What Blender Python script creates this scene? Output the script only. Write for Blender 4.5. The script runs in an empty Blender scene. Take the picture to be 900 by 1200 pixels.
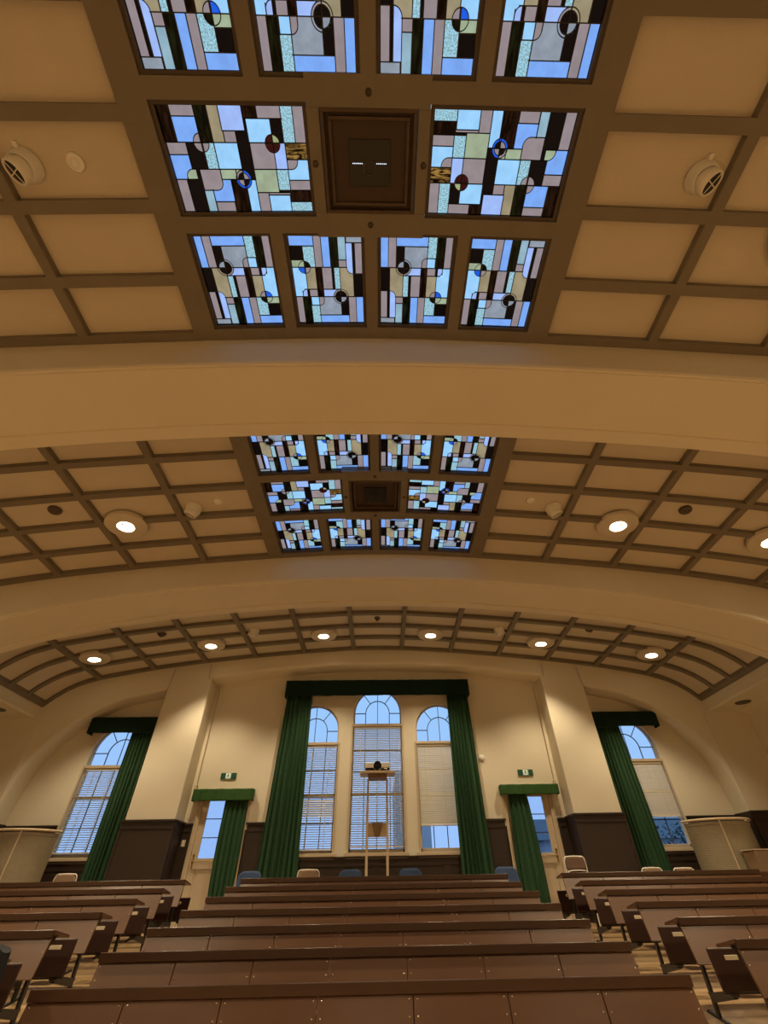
import bpy, math, random
from mathutils import Vector, Matrix
random.seed(7)
PI = math.pi
ZO = 1.75            # everything is laid out with the camera at height 0, then lifted by ZO
SC = bpy.context.scene
COL = SC.collection

# ------------------------------------------------------------------ helpers
def lin(c):
    return tuple(((v/255)/12.92 if v/255 <= .04045 else ((v/255+.055)/1.055)**2.4) for v in c)

def mat(name, col, rough=.6, var=.0, scale=8., bump=0., bscale=40., metal=0., spec=.5, stretch=(1,1,1), coat=0.):
    m = bpy.data.materials.new(name); m.use_nodes = True
    n = m.node_tree.nodes; l = m.node_tree.links; b = n['Principled BSDF']
    b.inputs['Roughness'].default_value = rough; b.inputs['Metallic'].default_value = metal
    b.inputs['Specular IOR Level'].default_value = spec
    b.inputs['Coat Weight'].default_value = coat
    b.inputs['Coat Roughness'].default_value = .25
    tc = n.new('ShaderNodeTexCoord'); mp = n.new('ShaderNodeMapping'); mp.inputs['Scale'].default_value = stretch
    l.new(tc.outputs['Object'], mp.inputs['Vector'])
    ns = n.new('ShaderNodeTexNoise'); ns.inputs['Scale'].default_value = scale; ns.inputs['Detail'].default_value = 4
    l.new(mp.outputs[0], ns.inputs['Vector'])
    r = n.new('ShaderNodeMix'); r.data_type = 'RGBA'
    a = tuple(max(0, c*(1-var)) for c in col); z = tuple(min(1, c*(1+var)) for c in col)
    r.inputs[6].default_value = (*a, 1); r.inputs[7].default_value = (*z, 1)
    l.new(ns.outputs['Fac'], r.inputs[0]); l.new(r.outputs[2], b.inputs['Base Color'])
    if bump:
        n2 = n.new('ShaderNodeTexNoise'); n2.inputs['Scale'].default_value = bscale; n2.inputs['Detail'].default_value = 3
        l.new(mp.outputs[0], n2.inputs['Vector'])
        bp = n.new('ShaderNodeBump'); bp.inputs['Strength'].default_value = bump; bp.inputs['Distance'].default_value = .01
        l.new(n2.outputs['Fac'], bp.inputs['Height']); l.new(bp.outputs[0], b.inputs['Normal'])
    return m

SKY = lin((160, 210, 253))
def glassmat(name, rgb, kind=None, amb=None):
    """tinted see-through glass: what is behind it is the sky"""
    t = lin(rgb); t = tuple(min(1., t[i]/SKY[i]) for i in range(3))
    m = bpy.data.materials.new(name); m.use_nodes = True
    n = m.node_tree.nodes; l = m.node_tree.links
    for x in list(n):
        if x.type != 'OUTPUT_MATERIAL': n.remove(x)
    out = [x for x in n if x.type == 'OUTPUT_MATERIAL'][0]
    tr = n.new('ShaderNodeBsdfTransparent'); gl = n.new('ShaderNodeBsdfGlossy'); gl.inputs['Roughness'].default_value = .2
    gl.inputs['Color'].default_value = (.5, .5, .5, 1)
    mx = n.new('ShaderNodeMixShader'); mx.inputs[0].default_value = .02
    l.new(tr.outputs[0], mx.inputs[1]); l.new(gl.outputs[0], mx.inputs[2]); l.new(mx.outputs[0], out.inputs[0])
    tc = n.new('ShaderNodeTexCoord')
    ns = n.new('ShaderNodeTexNoise'); ns.inputs['Detail'].default_value = 3
    mp = n.new('ShaderNodeMapping'); l.new(tc.outputs['Object'], mp.inputs[0]); l.new(mp.outputs[0], ns.inputs['Vector'])
    ns.inputs['Scale'].default_value = 9
    k0, k1, lo, hi = .88, 1.06, .3, .7
    if kind == 'clear': k0, k1 = .985, 1.
    if kind == 'ripple': ns.inputs['Scale'].default_value = 75; k0, k1, lo, hi = .62, 1.25, .42, .6
    if kind == 'amber': ns.inputs['Scale'].default_value = 7; mp.inputs['Scale'].default_value = (1, 3.5, 1); ns.inputs['Distortion'].default_value = 1.6; k0, k1, lo, hi = .03, 1., .42, .66
    if kind == 'streak': ns.inputs['Scale'].default_value = 10; mp.inputs['Scale'].default_value = (2.5, .6, 1); k0, k1, lo, hi = .15, 1.9, .45, .7
    if kind == 'marble': ns.inputs['Scale'].default_value = 7; k0, k1, lo, hi = .84, 1.1, .35, .65
    rp = n.new('ShaderNodeMapRange'); rp.inputs[1].default_value = lo; rp.inputs[2].default_value = hi
    l.new(ns.outputs['Fac'], rp.inputs[0])
    c = n.new('ShaderNodeMix'); c.data_type = 'RGBA'
    c.inputs[6].default_value = (*[min(1, v*k0) for v in t], 1)
    c.inputs[7].default_value = (*[min(1, v*k1) for v in (amb or t)], 1)
    l.new(rp.outputs[0], c.inputs[0]); l.new(c.outputs[2], tr.inputs['Color'])
    return m

def emis(name, col, s):
    m = bpy.data.materials.new(name); m.use_nodes = True
    b = m.node_tree.nodes['Principled BSDF']; b.inputs['Base Color'].default_value = (*col, 1)
    b.inputs['Emission Color'].default_value = (*col, 1); b.inputs['Emission Strength'].default_value = s
    return m

class MB:
    def __init__(s): s.v = []; s.f = []; s.m = []; s.sm = []
    def add(s, vs, fs, m=0, smooth=False):
        o = len(s.v); s.v += [tuple(p) for p in vs]
        for f in fs: s.f.append([i+o for i in f]); s.m.append(m); s.sm.append(smooth)
    def box(s, x0, x1, y0, y1, z0, z1, m=0):
        vs = [(x, y, z) for x in (x0, x1) for y in (y0, y1) for z in (z0, z1)]
        s.add(vs, [(0,1,3,2),(4,6,7,5),(0,4,5,1),(2,3,7,6),(0,2,6,4),(1,5,7,3)], m)
    def hexa(s, p, m=0):
        """8 points: bottom loop 0-3, top loop 4-7"""
        s.add(p, [(3,2,1,0),(4,5,6,7),(0,1,5,4),(1,2,6,5),(2,3,7,6),(3,0,4,7)], m)
    def tube(s, pts, r, m=0, n=10, caps=True, smooth=True):
        pts = [Vector(p) for p in pts]; rs = r if isinstance(r, (list, tuple)) else [r]*len(pts)
        rings = []
        for i, p in enumerate(pts):
            a = pts[max(0, i-1)]; b = pts[min(len(pts)-1, i+1)]; t = (b-a).normalized()
            u = t.cross(Vector((0, 0, 1)));
            if u.length < .05: u = t.cross(Vector((0, 1, 0)))
            u.normalize(); w = t.cross(u)
            rings.append([p+(u*math.cos(2*PI*k/n)+w*math.sin(2*PI*k/n))*rs[i] for k in range(n)])
        vs = [q for rr in rings for q in rr]; fs = []
        for i in range(len(pts)-1):
            for k in range(n):
                fs.append((i*n+k, i*n+(k+1) % n, (i+1)*n+(k+1) % n, (i+1)*n+k))
        s.add(vs, fs, m, smooth)
        if caps:
            s.add(rings[0], [tuple(range(n))[::-1]], m); s.add(rings[-1], [tuple(range(n))], m)
    def lathe(s, prof, c=(0,0,0), ax=(0,0,1), m=0, n=32, smooth=True):
        """prof: (radius, height) list, turned about axis ax through c"""
        ax = Vector(ax).normalized(); u = ax.cross(Vector((0, 1, 0)))
        if u.length < .05: u = ax.cross(Vector((1, 0, 0)))
        u.normalize(); w = ax.cross(u); c = Vector(c)
        vs = []; fs = []
        for r, h in prof:
            for k in range(n):
                vs.append(c+ax*h+(u*math.cos(2*PI*k/n)+w*math.sin(2*PI*k/n))*max(r, 1e-4))
        for i in range(len(prof)-1):
            for k in range(n):
                fs.append((i*n+k, i*n+(k+1) % n, (i+1)*n+(k+1) % n, (i+1)*n+k))
        s.add(vs, fs, m, smooth)
    def grid(s, P, m=0, smooth=True):
        """P[i][j] points"""
        nj = len(P[0]); vs = [q for r in P for q in r]; fs = []
        for i in range(len(P)-1):
            for j in range(nj-1): fs.append((i*nj+j, i*nj+j+1, (i+1)*nj+j+1, (i+1)*nj+j))
        s.add(vs, fs, m, smooth)
    def build(s, name, mats, parent=None, bevel=0, solid=0):
        me = bpy.data.meshes.new(name)
        off = Vector(parent_world(parent)) if parent else Vector((0, 0, 0))
        inv = None
        me.from_pydata([tuple(Vector(p)-off) for p in s.v], [], s.f)
        for q in (mats if isinstance(mats, (list, tuple)) else [mats]): me.materials.append(q)
        me.polygons.foreach_set('material_index', s.m); me.polygons.foreach_set('use_smooth', s.sm)
        me.update()
        o = bpy.data.objects.new(name, me); COL.objects.link(o)
        if parent: o.parent = parent
        if bevel:
            b = o.modifiers.new('bevel', 'BEVEL'); b.width = bevel; b.segments = 2; b.limit_method = 'ANGLE'
        if solid:
            b = o.modifiers.new('solid', 'SOLIDIFY'); b.thickness = solid
        return o

def parent_world(p):
    v = Vector((0, 0, 0))
    while p: v += p.location; p = p.parent
    return v

def tag(o, label=None, cat=None, group=None, kind=None):
    if label: o['label'] = label
    if cat: o['category'] = cat
    if group: o['group'] = group
    if kind: o['kind'] = kind
    return o

def root(name, loc, label, cat, group=None):
    o = bpy.data.objects.new(name, None); COL.objects.link(o); o.location = loc
    return tag(o, label, cat, group)

def struct(o, label, cat='structure'):
    return tag(o, label, cat, None, 'structure')

def dup(o, loc, label=None, parent=None):
    c = o.copy(); COL.objects.link(c)
    if parent is None: c.location = loc
    else: c.parent = parent
    if label: c['label'] = label
    for ch in list(o.children): dup(ch, None, None, c)
    return c

# ------------------------------------------------------------------ materials
M = {}
M['plaster'] = mat('cream_plaster', (.78, .72, .575), .75, .05, 1.5, .12, 120)
M['panel'] = mat('ceiling_panel', (.66, .595, .48), .85, .06, 2.2, .35, 90)
M['rib'] = mat('painted_rib', (.20, .172, .128), .55, .12, 5, .15, 60)
M['ribdk'] = mat('dark_moulding', (.07, .05, .032), .5, .15, 6)
M['dado'] = mat('dark_stained_wood', (.034, .022, .016), .42, .25, 3, .08, 40, stretch=(1, 1, 6))
M['bench'] = mat('brown_bench_board', (.125, .060, .029), .32, .18, 2.2, .03, 60, stretch=(1, 4, 4), spec=.38)
M['fascia'] = mat('dark_bench_edge', (.060, .028, .015), .28, .2, 3, .03, 60, stretch=(1, 4, 4), spec=.55)
M['seat'] = mat('dark_seat_board', (.035, .014, .009), .4, .2, 4)
M['steel'] = mat('dark_painted_steel', (.03, .028, .028), .4, .1, 8, metal=.3)
M['chrome'] = mat('bright_bolt_metal', (.75, .68, .55), .25, .05, 8, metal=1.)
M['insert'] = mat('cream_plastic', (.62, .54, .38), .4, .08, 8)
M['white'] = mat('white_enamel', (.86, .84, .77), .4, .04, 8)
M['frame'] = mat('cream_window_frame', (.60, .50, .36), .5, .06, 5)
M['muntin'] = mat('dark_leaded_bar', (.05, .055, .075), .5, .05, 9)
M['slat'] = mat('blind_slat', (.72, .66, .50), .5, .04, 3)
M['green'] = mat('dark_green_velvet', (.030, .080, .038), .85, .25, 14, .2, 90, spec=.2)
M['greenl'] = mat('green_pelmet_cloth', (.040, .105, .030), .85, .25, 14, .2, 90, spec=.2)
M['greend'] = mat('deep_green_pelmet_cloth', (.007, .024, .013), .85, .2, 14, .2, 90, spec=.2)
M['black'] = mat('black_plastic', (.008, .008, .009), .3, .1, 9)
M['pipe'] = mat('cream_conduit', (.6, .5, .36), .5, .05, 9)
M['wood'] = mat('hatch_wood', (.045, .022, .010), .5, .25, 3, stretch=(1, 8, 1))
M['woodlt'] = mat('hatch_frame_wood', (.075, .046, .024), .5, .2, 3, stretch=(1, 8, 1))
M['stand'] = mat('beech_stand', (.72, .59, .40), .5, .1, 4)
M['blue'] = mat('blue_chair_cloth', (.035, .07, .16), .8, .15, 20, .2, 150)
M['tan'] = mat('tan_chair_cloth', (.30, .20, .125), .8, .15, 20, .2, 150)
M['taup'] = mat('taupe_chair_cloth', (.17, .10, .07), .8, .15, 20, .2, 150)
M['brass'] = mat('aged_brass', (.42, .31, .14), .35, .1, 10, metal=.8)
M['coat'] = mat('dark_navy_cloth', (.008, .009, .014), .8, .3, 12, .3, 60)
M['boxw'] = mat('brown_beige_board', (.30, .20, .12), .5, .08, 3)
M['brown'] = mat('brown_sensor_plastic', (.10, .07, .045), .5, .1, 8)
M['outwall'] = mat('outside_grey_wall', (.42, .45, .5), .8, .1, 1)
M['outroof'] = mat('outside_dark_roof', (.10, .13, .17), .7, .15, 1)
M['leaf'] = mat('outside_foliage', (.05, .07, .05), .8, .6, 2.5)
M['exitg'] = mat('sign_green', (.012, .10, .055), .5, .03, 8)
M['exitw'] = emis('sign_white', (.72, .8, .66), .25)
M['bulb'] = emis('lamp_glow', (1., .86, .6), 9.)
M['reflector'] = mat('lamp_reflector', (.9, .86, .75), .15, .02, 8, metal=.8)
M['slatscreen'] = mat('straw_slats', (.36, .31, .215), .6, .12, 12, .1, 60)
M['led'] = emis('small_white_lamp', (.7, .85, 1.), 1.5)

def floor_mat():
    m = mat('oak_floor', (.46, .30, .15), .35, .2, 3, .04, 40, stretch=(3, .6, 1))
    n = m.node_tree.nodes; l = m.node_tree.links; b = n['Principled BSDF']
    br = n.new('ShaderNodeTexBrick'); br.inputs['Scale'].default_value = 1.
    br.inputs['Brick Width'].default_value = 1.6; br.inputs['Row Height'].default_value = .09
    br.inputs['Mortar Size'].default_value = .0025
    br.inputs['Color1'].default_value = (.52, .35, .18, 1); br.inputs['Color2'].default_value = (.40, .26, .125, 1)
    br.inputs['Mortar'].default_value = (.08, .04, .02, 1)
    tc = n.new('ShaderNodeTexCoord'); l.new(tc.outputs['Object'], br.inputs['Vector'])
    mx = n.new('ShaderNodeMix'); mx.data_type = 'RGBA'; mx.blend_type = 'MULTIPLY'; mx.inputs[0].default_value = .6
    src = b.inputs['Base Color'].links[0].from_socket
    l.new(br.outputs['Color'], mx.inputs[6])
    g = n.new('ShaderNodeMix'); g.data_type = 'RGBA'; g.inputs[0].default_value = 1
    g.blend_type = 'ADD'
    l.new(src, mx.inputs[7]); mx.blend_type = 'MIX'; mx.inputs[0].default_value = .35
    l.new(mx.outputs[2], b.inputs['Base Color'])
    return m
M['floor'] = floor_mat()

# ------------------------------------------------------------------ room profile
PROF = [(0, 5.0), (.66, 4.99), (2, 4.905), (3.3, 4.79), (4.6, 4.655), (5.9, 4.48), (7.22, 4.24), (7.6, 4.12), (7.9, 3.96), (8.15, 3.77), (8.38, 3.54)]
BEAM = [(0, 4.42), (1, 4.405), (2, 4.35), (3.3, 4.235), (4.2, 4.125), (5, 3.995), (5.8, 3.83), (6.5, 3.65), (7, 3.49), (7.5, 3.27), (8, 2.95), (8.4, 2.6), (8.75, 2.1), (8.95, 1.5), (9.02, .9), (9.02, -2.0)]
def interp(P, x):
    x = abs(x)
    for (a, za), (b, zb) in zip(P, P[1:]):
        if x <= b:
            t = (x-a)/(b-a) if b > a else 0
            return za+(zb-za)*t
    return P[-1][1]
def smooth_interp(P, x):
    # light smoothing of the polyline
    return sum(interp(P, abs(x)+d)*w if abs(x)+d >= 0 else interp(P, -(abs(x)+d))*w for d, w in ((-.35, .25), (0, .5), (.35, .25)))
def zc(x):
    return smooth_interp(PROF, x) if abs(x) < 7.5 else interp(PROF, x)
def slope(x): return (zc(x+.05)-zc(x-.05))/.1

YF = 11.35     # face of the end-wall arches and pilasters
YW = 11.87     # recessed end wall with the windows
BAYL = 4.415; B0 = -.935; B1 = 2.465     # first bay between beams
YC = .816
RIBX = [2.0, 3.3, 4.6, 5.9, 7.22]
RIBY = [-.98, -.327, .327, .98]

def xs_range(a, b, step=.25):
    n = max(1, int(math.ceil((b-a)/step))); return [a+(b-a)*i/n for i in range(n+1)]

def ribcurve(mb, xa, xb, y0, y1, h=.08, up=.02, m=0):
    """a cross rib that follows the ceiling curve"""
    P = xs_range(xa, xb, .22)
    bot = [[(x, y0, zc(x)) for x in P], [(x, y1, zc(x)) for x in P]]
    mb.grid(bot, m, False)
    mb.grid([[(x, y0, zc(x)+h+up) for x in P], [(x, y0, zc(x)) for x in P]], m, False)
    mb.grid([[(x, y1, zc(x)) for x in P], [(x, y1, zc(x)+h+up) for x in P]], m, False)
def riblong(mb, x, w, y0, y1, h=.08, up=.02, m=0):
    a, b = x-w/2, x+w/2
    mb.hexa([(a, y0, zc(a)), (b, y0, zc(b)), (b, y1, zc(b)), (a, y1, zc(a)),
             (a, y0, zc(a)+h+up), (b, y0, zc(b)+h+up), (b, y1, zc(b)+h+up), (a, y1, zc(a)+h+up)], m)

# ---- ceiling surface (panels), with the openings of the laylights left out
mb = MB(); H = .08
def patch(xa, xb, y0, y1):
    P = xs_range(xa, xb, .22)
    mb.grid([[(x, y0, zc(x)+H) for x in P], [(x, y1, zc(x)+H) for x in P]])
for k in (0, 1):
    o = k*BAYL
    patch(-8.38, -2.0, B0-.05+o, B1+.05+o); patch(2.0, 8.38, B0-.05+o, B1+.05+o)
patch(-8.38, 8.38, B0+2*BAYL-.05, YF+.1)
patch(-8.38, 8.38, -6.1, -1.9)
struct(mb.build('ceiling', M['panel']), 'vaulted ceiling of cream textured coffer panels')

# ---- ribs per bay
n_trim = 0
def trim(mb, label, m, bevel=0):
    global n_trim; n_trim += 1
    return struct(mb.build('trim_%d' % n_trim, m, None, bevel), label, 'trim')
def ribs(o, y0, y1, sky, ys, edge=True):
    mb = MB()
    inner = 2.0 if sky else 0
    for s in (-1, 1):
        for x in RIBX[(1 if sky else 0):]: riblong(mb, s*x, .11, y0, y1)
        if not sky: riblong(mb, s*.66, .11, y0, y1)
        # outer edge rib
        riblong(mb, s*8.335, .07, y0, y1)
        for y in ys:
            a, b = (2.0, 8.36) if sky else (0, 8.36)
            ribcurve(mb, min(s*a, s*b), max(s*a, s*b), y-.055, y+.055)
            # thin dark groove lines beside the rib
        for ya, yb in ((y0, y0+.10), (y1-.10, y1)):
            ribcurve(mb, min(s*inner, s*8.36), max(s*inner, s*8.36), ya, yb)
    return mb
for k, nm in ((0, 'over the front rows'), (1, 'over the middle rows')):
    o = k*BAYL
    trim(ribs(o, B0+o, B1+o, True, [YC+o+y for y in RIBY]), 'brown ribs of the coffered ceiling '+nm, M['rib'], .012)
trim(ribs(0, B0+2*BAYL, YF, False, [YC+2*BAYL+y for y in RIBY]), 'brown ribs of the coffered ceiling next to the end wall', M['rib'], .012)

# ---- beams
for k, (yn, yf, nm) in enumerate(((2.465, 3.47, 'wide arched plaster beam nearest to the viewer'), (6.88, 7.90, 'wide arched plaster beam nearer to the end wall'), (-1.95, -.935, 'arched plaster beam behind the viewer'))):
    mb = MB(); X = [x for x in xs_range(-9.02, 9.02, .15)]
    def zb(x): return smooth_interp(BEAM, x) if abs(x) < 8 else interp(BEAM, x)
    zc_ = zc
    def prof(x):
        z = zb(x)
        return [(yn, zc(x)+.10), (yn, z+.05), (yn+.012, z+.02), (yn+.035, z+.02), (yn+.04, z), (yn+.075, z), (yn+.078, z+.02),
                (yf-.20, z+.02), (yf-.197, z-.005), (yf-.02, z-.005), (yf, z+.015), (yf, zc(x)+.10), (yn, zc(x)+.10)]
    R = [[(x, y, z) for (y, z) in prof(x)] for x in X]
    mb.grid(R, 0, False)
    trim(mb, nm, M['plaster'])
    mb = MB()
    for s in (-1, 1): mb.box(min(s*9.02, s*9.4), max(s*9.02, s*9.4), yn, yf, -1.9, 5)
    trim(mb, 'plaster wall piers carrying the '+nm, M['plaster'])

# ---- side soffits, side walls, front wall, roof edges
mb = MB()
for s in (-1, 1):
    mb.grid([[(s*8.38, -6.1, 3.62), (s*8.38, YF, 3.62)], [(s*8.38, -6.1, 3.33), (s*8.38, YF, 3.33)], [(s*8.42, -6.1, 3.30), (s*8.42, YF, 3.30)],
             [(s*9.15, -6.1, 3.30), (s*9.15, YF, 3.30)], [(s*9.35, -6.1, 3.2), (s*9.35, YF, 3.2)]], 0, False)
trim(mb, 'plaster soffits along both sides of the ceiling', M['plaster'])
for s, nm in ((-1, 'left'), (1, 'right')):
    mb = MB(); mb.box(min(s*9.35, s*9.5), max(s*9.35, s*9.5), -6.1, YW, -1.9, 3.7)
    struct(mb.build('wall_'+nm, M['plaster']), nm+' side wall of cream plaster')
mb = MB(); mb.box(-9.5, 9.5, -6.25, -6.1, -1.9, 5.6)
struct(mb.build('wall_front', M['plaster']), 'cream plaster wall behind the viewer')

# ---- floor (rises towards the end wall)
FL = lambda y: -1.75 if y < .12 else (-1.75+(y-.12)*.1274 if y < 9.7 else -.53)
mb = MB()
Y = [-6.1, .12, 9.7, YW]
mb.grid([[(-9.4, y, FL(y)), (9.4, y, FL(y))] for y in Y], 0, False)
mb.grid([[(-9.4, y, FL(y)-.2), (9.4, y, FL(y)-.2)] for y in Y][::-1], 0, False)
struct(mb.build('floor', M['floor']), 'sloping floor of varnished oak boards')

# ------------------------------------------------------------------ end wall
SIDEARCH = [(5.42, 3.97), (5.9, 3.87), (6.4, 3.76), (6.7, 3.64), (7.0, 3.49), (7.3, 3.29), (7.55, 3.08), (7.8, 2.80), (8.0, 2.50), (8.15, 2.17), (8.24, 1.75), (8.28, 1.3), (8.285, -.53)]
def arch_bottom(x):
    x = abs(x)
    if x <= 4.34: return 4.60-.345*(x/4.34)**2
    return interp(SIDEARCH, x)
mb = MB()
def arch_strip(X):
    """face above an arch plus its rounded edge and soffit"""
    rows = []
    for x in X:
        z = arch_bottom(x)
        nx = 0
        # push the rounded edge along the arch normal
        d = .02; s = (arch_bottom(x+d)-arch_bottom(x-d))/(2*d) if 5.44 < abs(x) < 8.24 or abs(x) < 4.3 else 0
        nv = Vector((-s, 1)).normalized()
        top = max(z+.14, 5.5)
        pts = [(x, YF, top), (x+nv.x*.07, YF, z+nv.y*.07), (x+nv.x*.035, YF+.012, z+nv.y*.035), (x+nv.x*.01, YF+.04, z+nv.y*.01), (x, YF+.09, z), (x, YW+.02, z)]
        rows.append(pts)
    mb.grid(rows, 0, True)
arch_strip(xs_range(-4.34, 4.34, .2))
for s in (-1, 1):
    X = [s*x for x, z in SIDEARCH[:-1]]; arch_strip(X)
    # beyond the side arch
    a, b = s*8.28, s*9.5
    mb.grid([[(a, YF, 5.5), (b, YF, 5.5)], [(a, YF, -.6), (b, YF, -.6)]], 0, False)
    mb.grid([[(a, YF, 1.4), (a, YF, -.6)], [(a, YW, 1.4), (a, YW, -.6)]], 0, False)
    # pilaster with slightly rounded corners
    x0, x1 = sorted((s*4.34, s*5.42)); r = .02
    lp = [(x0, YW), (x0, YF+r), (x0+r*.3, YF+r*.3), (x0+r, YF), (x1-r, YF), (x1-r*.3, YF+r*.3), (x1, YF+r), (x1, YW)]
    mb.grid([[(x, y, -.6) for x, y in lp], [(x, y, 5.5) for x, y in lp]], 0, False)
# recessed wall, column by column with window and door openings
WIN = [dict(n=1, cx=-6.35, r=.68, zt=2.35, rail=1.72, rows=[1.15], side=-1),
       dict(n=2, cx=-1.60, r=.62, zt=2.80, rail=1.70, rows=[1.17, 2.22]),
       dict(n=3, cx=0.0, r=.62, zt=3.22, rail=1.72, rows=[1.15, 2.19, 2.65]),
       dict(n=4, cx=1.60, r=.62, zt=2.80, rail=1.70, rows=[1.17, 2.22]),
       dict(n=5, cx=6.35, r=.68, zt=2.35, rail=1.72, rows=[1.15])]
SILL = .63
DOORS = [(-4.02, -2.98), (2.98, 4.02)]
DTOP = 1.78
xs = set(xs_range(-9.4, 9.4, .4))
for w in WIN:
    for k in range(25): xs.add(round(w['cx']-w['r']*math.cos(PI*k/24), 4))
for a, b in DOORS: xs.add(a); xs.add(b)
xs = sorted(xs)
def holes(x):
    for w in WIN:
        if abs(x-w['cx']) < w['r']-1e-6: return 'w', w
    for a, b in DOORS:
        if a < x < b: return 'd', None
    return None, None
def archz(w, x):
    d = min(w['r'], abs(x-w['cx'])); return w['zt']+.3+math.sqrt(max(0, w['r']**2-d*d))
for x0, x1 in zip(xs, xs[1:]):
    if x1-x0 < 1e-4: continue
    kd, w = holes((x0+x1)/2)
    def q(za, zb_, zc_=None, zd=None):
        mb.add([(x0, YW, za), (x1, YW, zb_), (x1, YW, zd), (x0, YW, zc_)], [(0, 1, 2, 3)])
    if kd == 'w':
        q(-.6, -.6, SILL, SILL); q(archz(w, x0), archz(w, x1), 5.2, 5.2)
        mb.add([(x0, YW, archz(w, x0)), (x1, YW, archz(w, x1)), (x1, YW+.2, archz(w, x1)), (x0, YW+.2, archz(w, x0))], [(3, 2, 1, 0)])
    elif kd == 'd': q(DTOP, DTOP, 5.2, 5.2)
    else: q(-.6, -.6, 5.2, 5.2)
for w in WIN:
    for s in (-1, 1):
        x = w['cx']+s*w['r']; mb.add([(x, YW, SILL), (x, YW+.2, SILL), (x, YW+.2, w['zt']+.3), (x, YW, w['zt']+.3)], [(0, 1, 2, 3)])
    mb.add([(w['cx']-w['r'], YW, SILL), (w['cx']+w['r'], YW, SILL), (w['cx']+w['r'], YW+.2, SILL), (w['cx']-w['r'], YW+.2, SILL)], [(0, 1, 2, 3)])
# outer skin so no daylight creeps round the wall
for a, b in ((-9.5, -7.1), (-5.6, -4.1), (-2.9, -2.3), (2.3, 2.9), (4.1, 5.6), (7.1, 9.5)):
    mb.box(a, b, YW+.05, YW+.2, -1.0, 5.6)
struct(mb.build('wall_back', M['plaster']), 'end wall of cream plaster with pilasters and shallow arches')

# ---- dark dado panelling
mb = MB()
def dado_run(x0, x1, y, ztop=1.2, zl=-.53):
    mb.box(x0, x1, y-.03, y, zl, ztop)
    mb.box(x0, x1, y-.055, y, ztop-.035, ztop)
    mb.box(x0, x1, y-.045, y, ztop-.16, ztop-.135)
    mb.box(x0, x1, y-.05, y, zl, zl+.12)
    n = max(1, int((x1-x0)/.75))
    for i in range(n):
        a = x0+(x1-x0)*i/n; b = x0+(x1-x0)*(i+1)/n
        for xa, xb in ((a, a+.05), (b-.05, b)): mb.box(xa, xb, y-.04, y, zl+.12, ztop-.16)
def dado_low(x0, x1, y, ztop): dado_run(x0, x1, y, ztop)
for s in (-1, 1):
    def rr(a, b): return tuple(sorted((s*a, s*b)))
    dado_run(*rr(2.25, 2.93), YW); dado_run(*rr(4.10, 4.34), YW)
    dado_run(*rr(5.42, 5.62), YW); dado_run(*rr(7.10, 8.28), YW)
    dado_run(*rr(4.31, 5.45), YF, 1.225); dado_run(*rr(8.25, 9.4), YF, 1.225)
    for xx, sg in ((4.34, -1), (5.42, 1)):
        a, b = sorted((s*xx, s*(xx+sg*.03))); mb.box(a, b, YF-.01, YW, -.53, 1.22)
        a, b = sorted((s*xx, s*(xx+sg*.055))); mb.box(a, b, YF-.03, YW, 1.185, 1.22)
    a, b = sorted((s*8.28, s*8.25)); mb.box(a, b, YF-.01, YW, -.53, 1.22)
    dado_low(*rr(5.62, 7.10), YW, SILL-.06)
dado_low(-2.25, 2.25, YW, SILL-.06)
trim(mb, 'dark stained dado panelling along the end wall', M['dado'])
mb = MB()
for s in (-1, 1):
    mb.box(min(s*9.35, s*9.31), max(s*9.35, s*9.31), 3.0, YF, -1.7, 1.2)
trim(mb, 'dark stained dado panelling on the side walls', M['dado'])

# ------------------------------------------------------------------ windows
M['pane'] = glassmat('clear_window_pane', (154, 203, 250), 'clear')
def arc_pts(cx, cz, r, a0, a1, y, n=20):
    return [(cx+r*math.cos(a0+(a1-a0)*k/n), y, cz+r*math.sin(a0+(a1-a0)*k/n)) for k in range(n+1)]
def flat_arc(mb, cx, cz, r0, r1, y0, y1, a0=0, a1=PI, n=28, m=0):
    for k in range(n):
        a = a0+(a1-a0)*k/n; b = a0+(a1-a0)*(k+1)/n
        p = lambda t, r, y: (cx+r*math.cos(t), y, cz+r*math.sin(t))
        mb.hexa([p(a, r0, y0), p(a, r1, y0), p(b, r1, y0), p(b, r0, y0), p(a, r0, y1), p(a, r1, y1), p(b, r1, y1), p(b, r0, y1)], m)
WL = ['tall arched window at the left end of the end wall', 'left one of the three arched windows behind the projector', 'tallest middle window with an arched top, behind the projector',
      'right one of the three arched windows, its blind partly lowered', 'tall arched window at the right end of the end wall']
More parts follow.
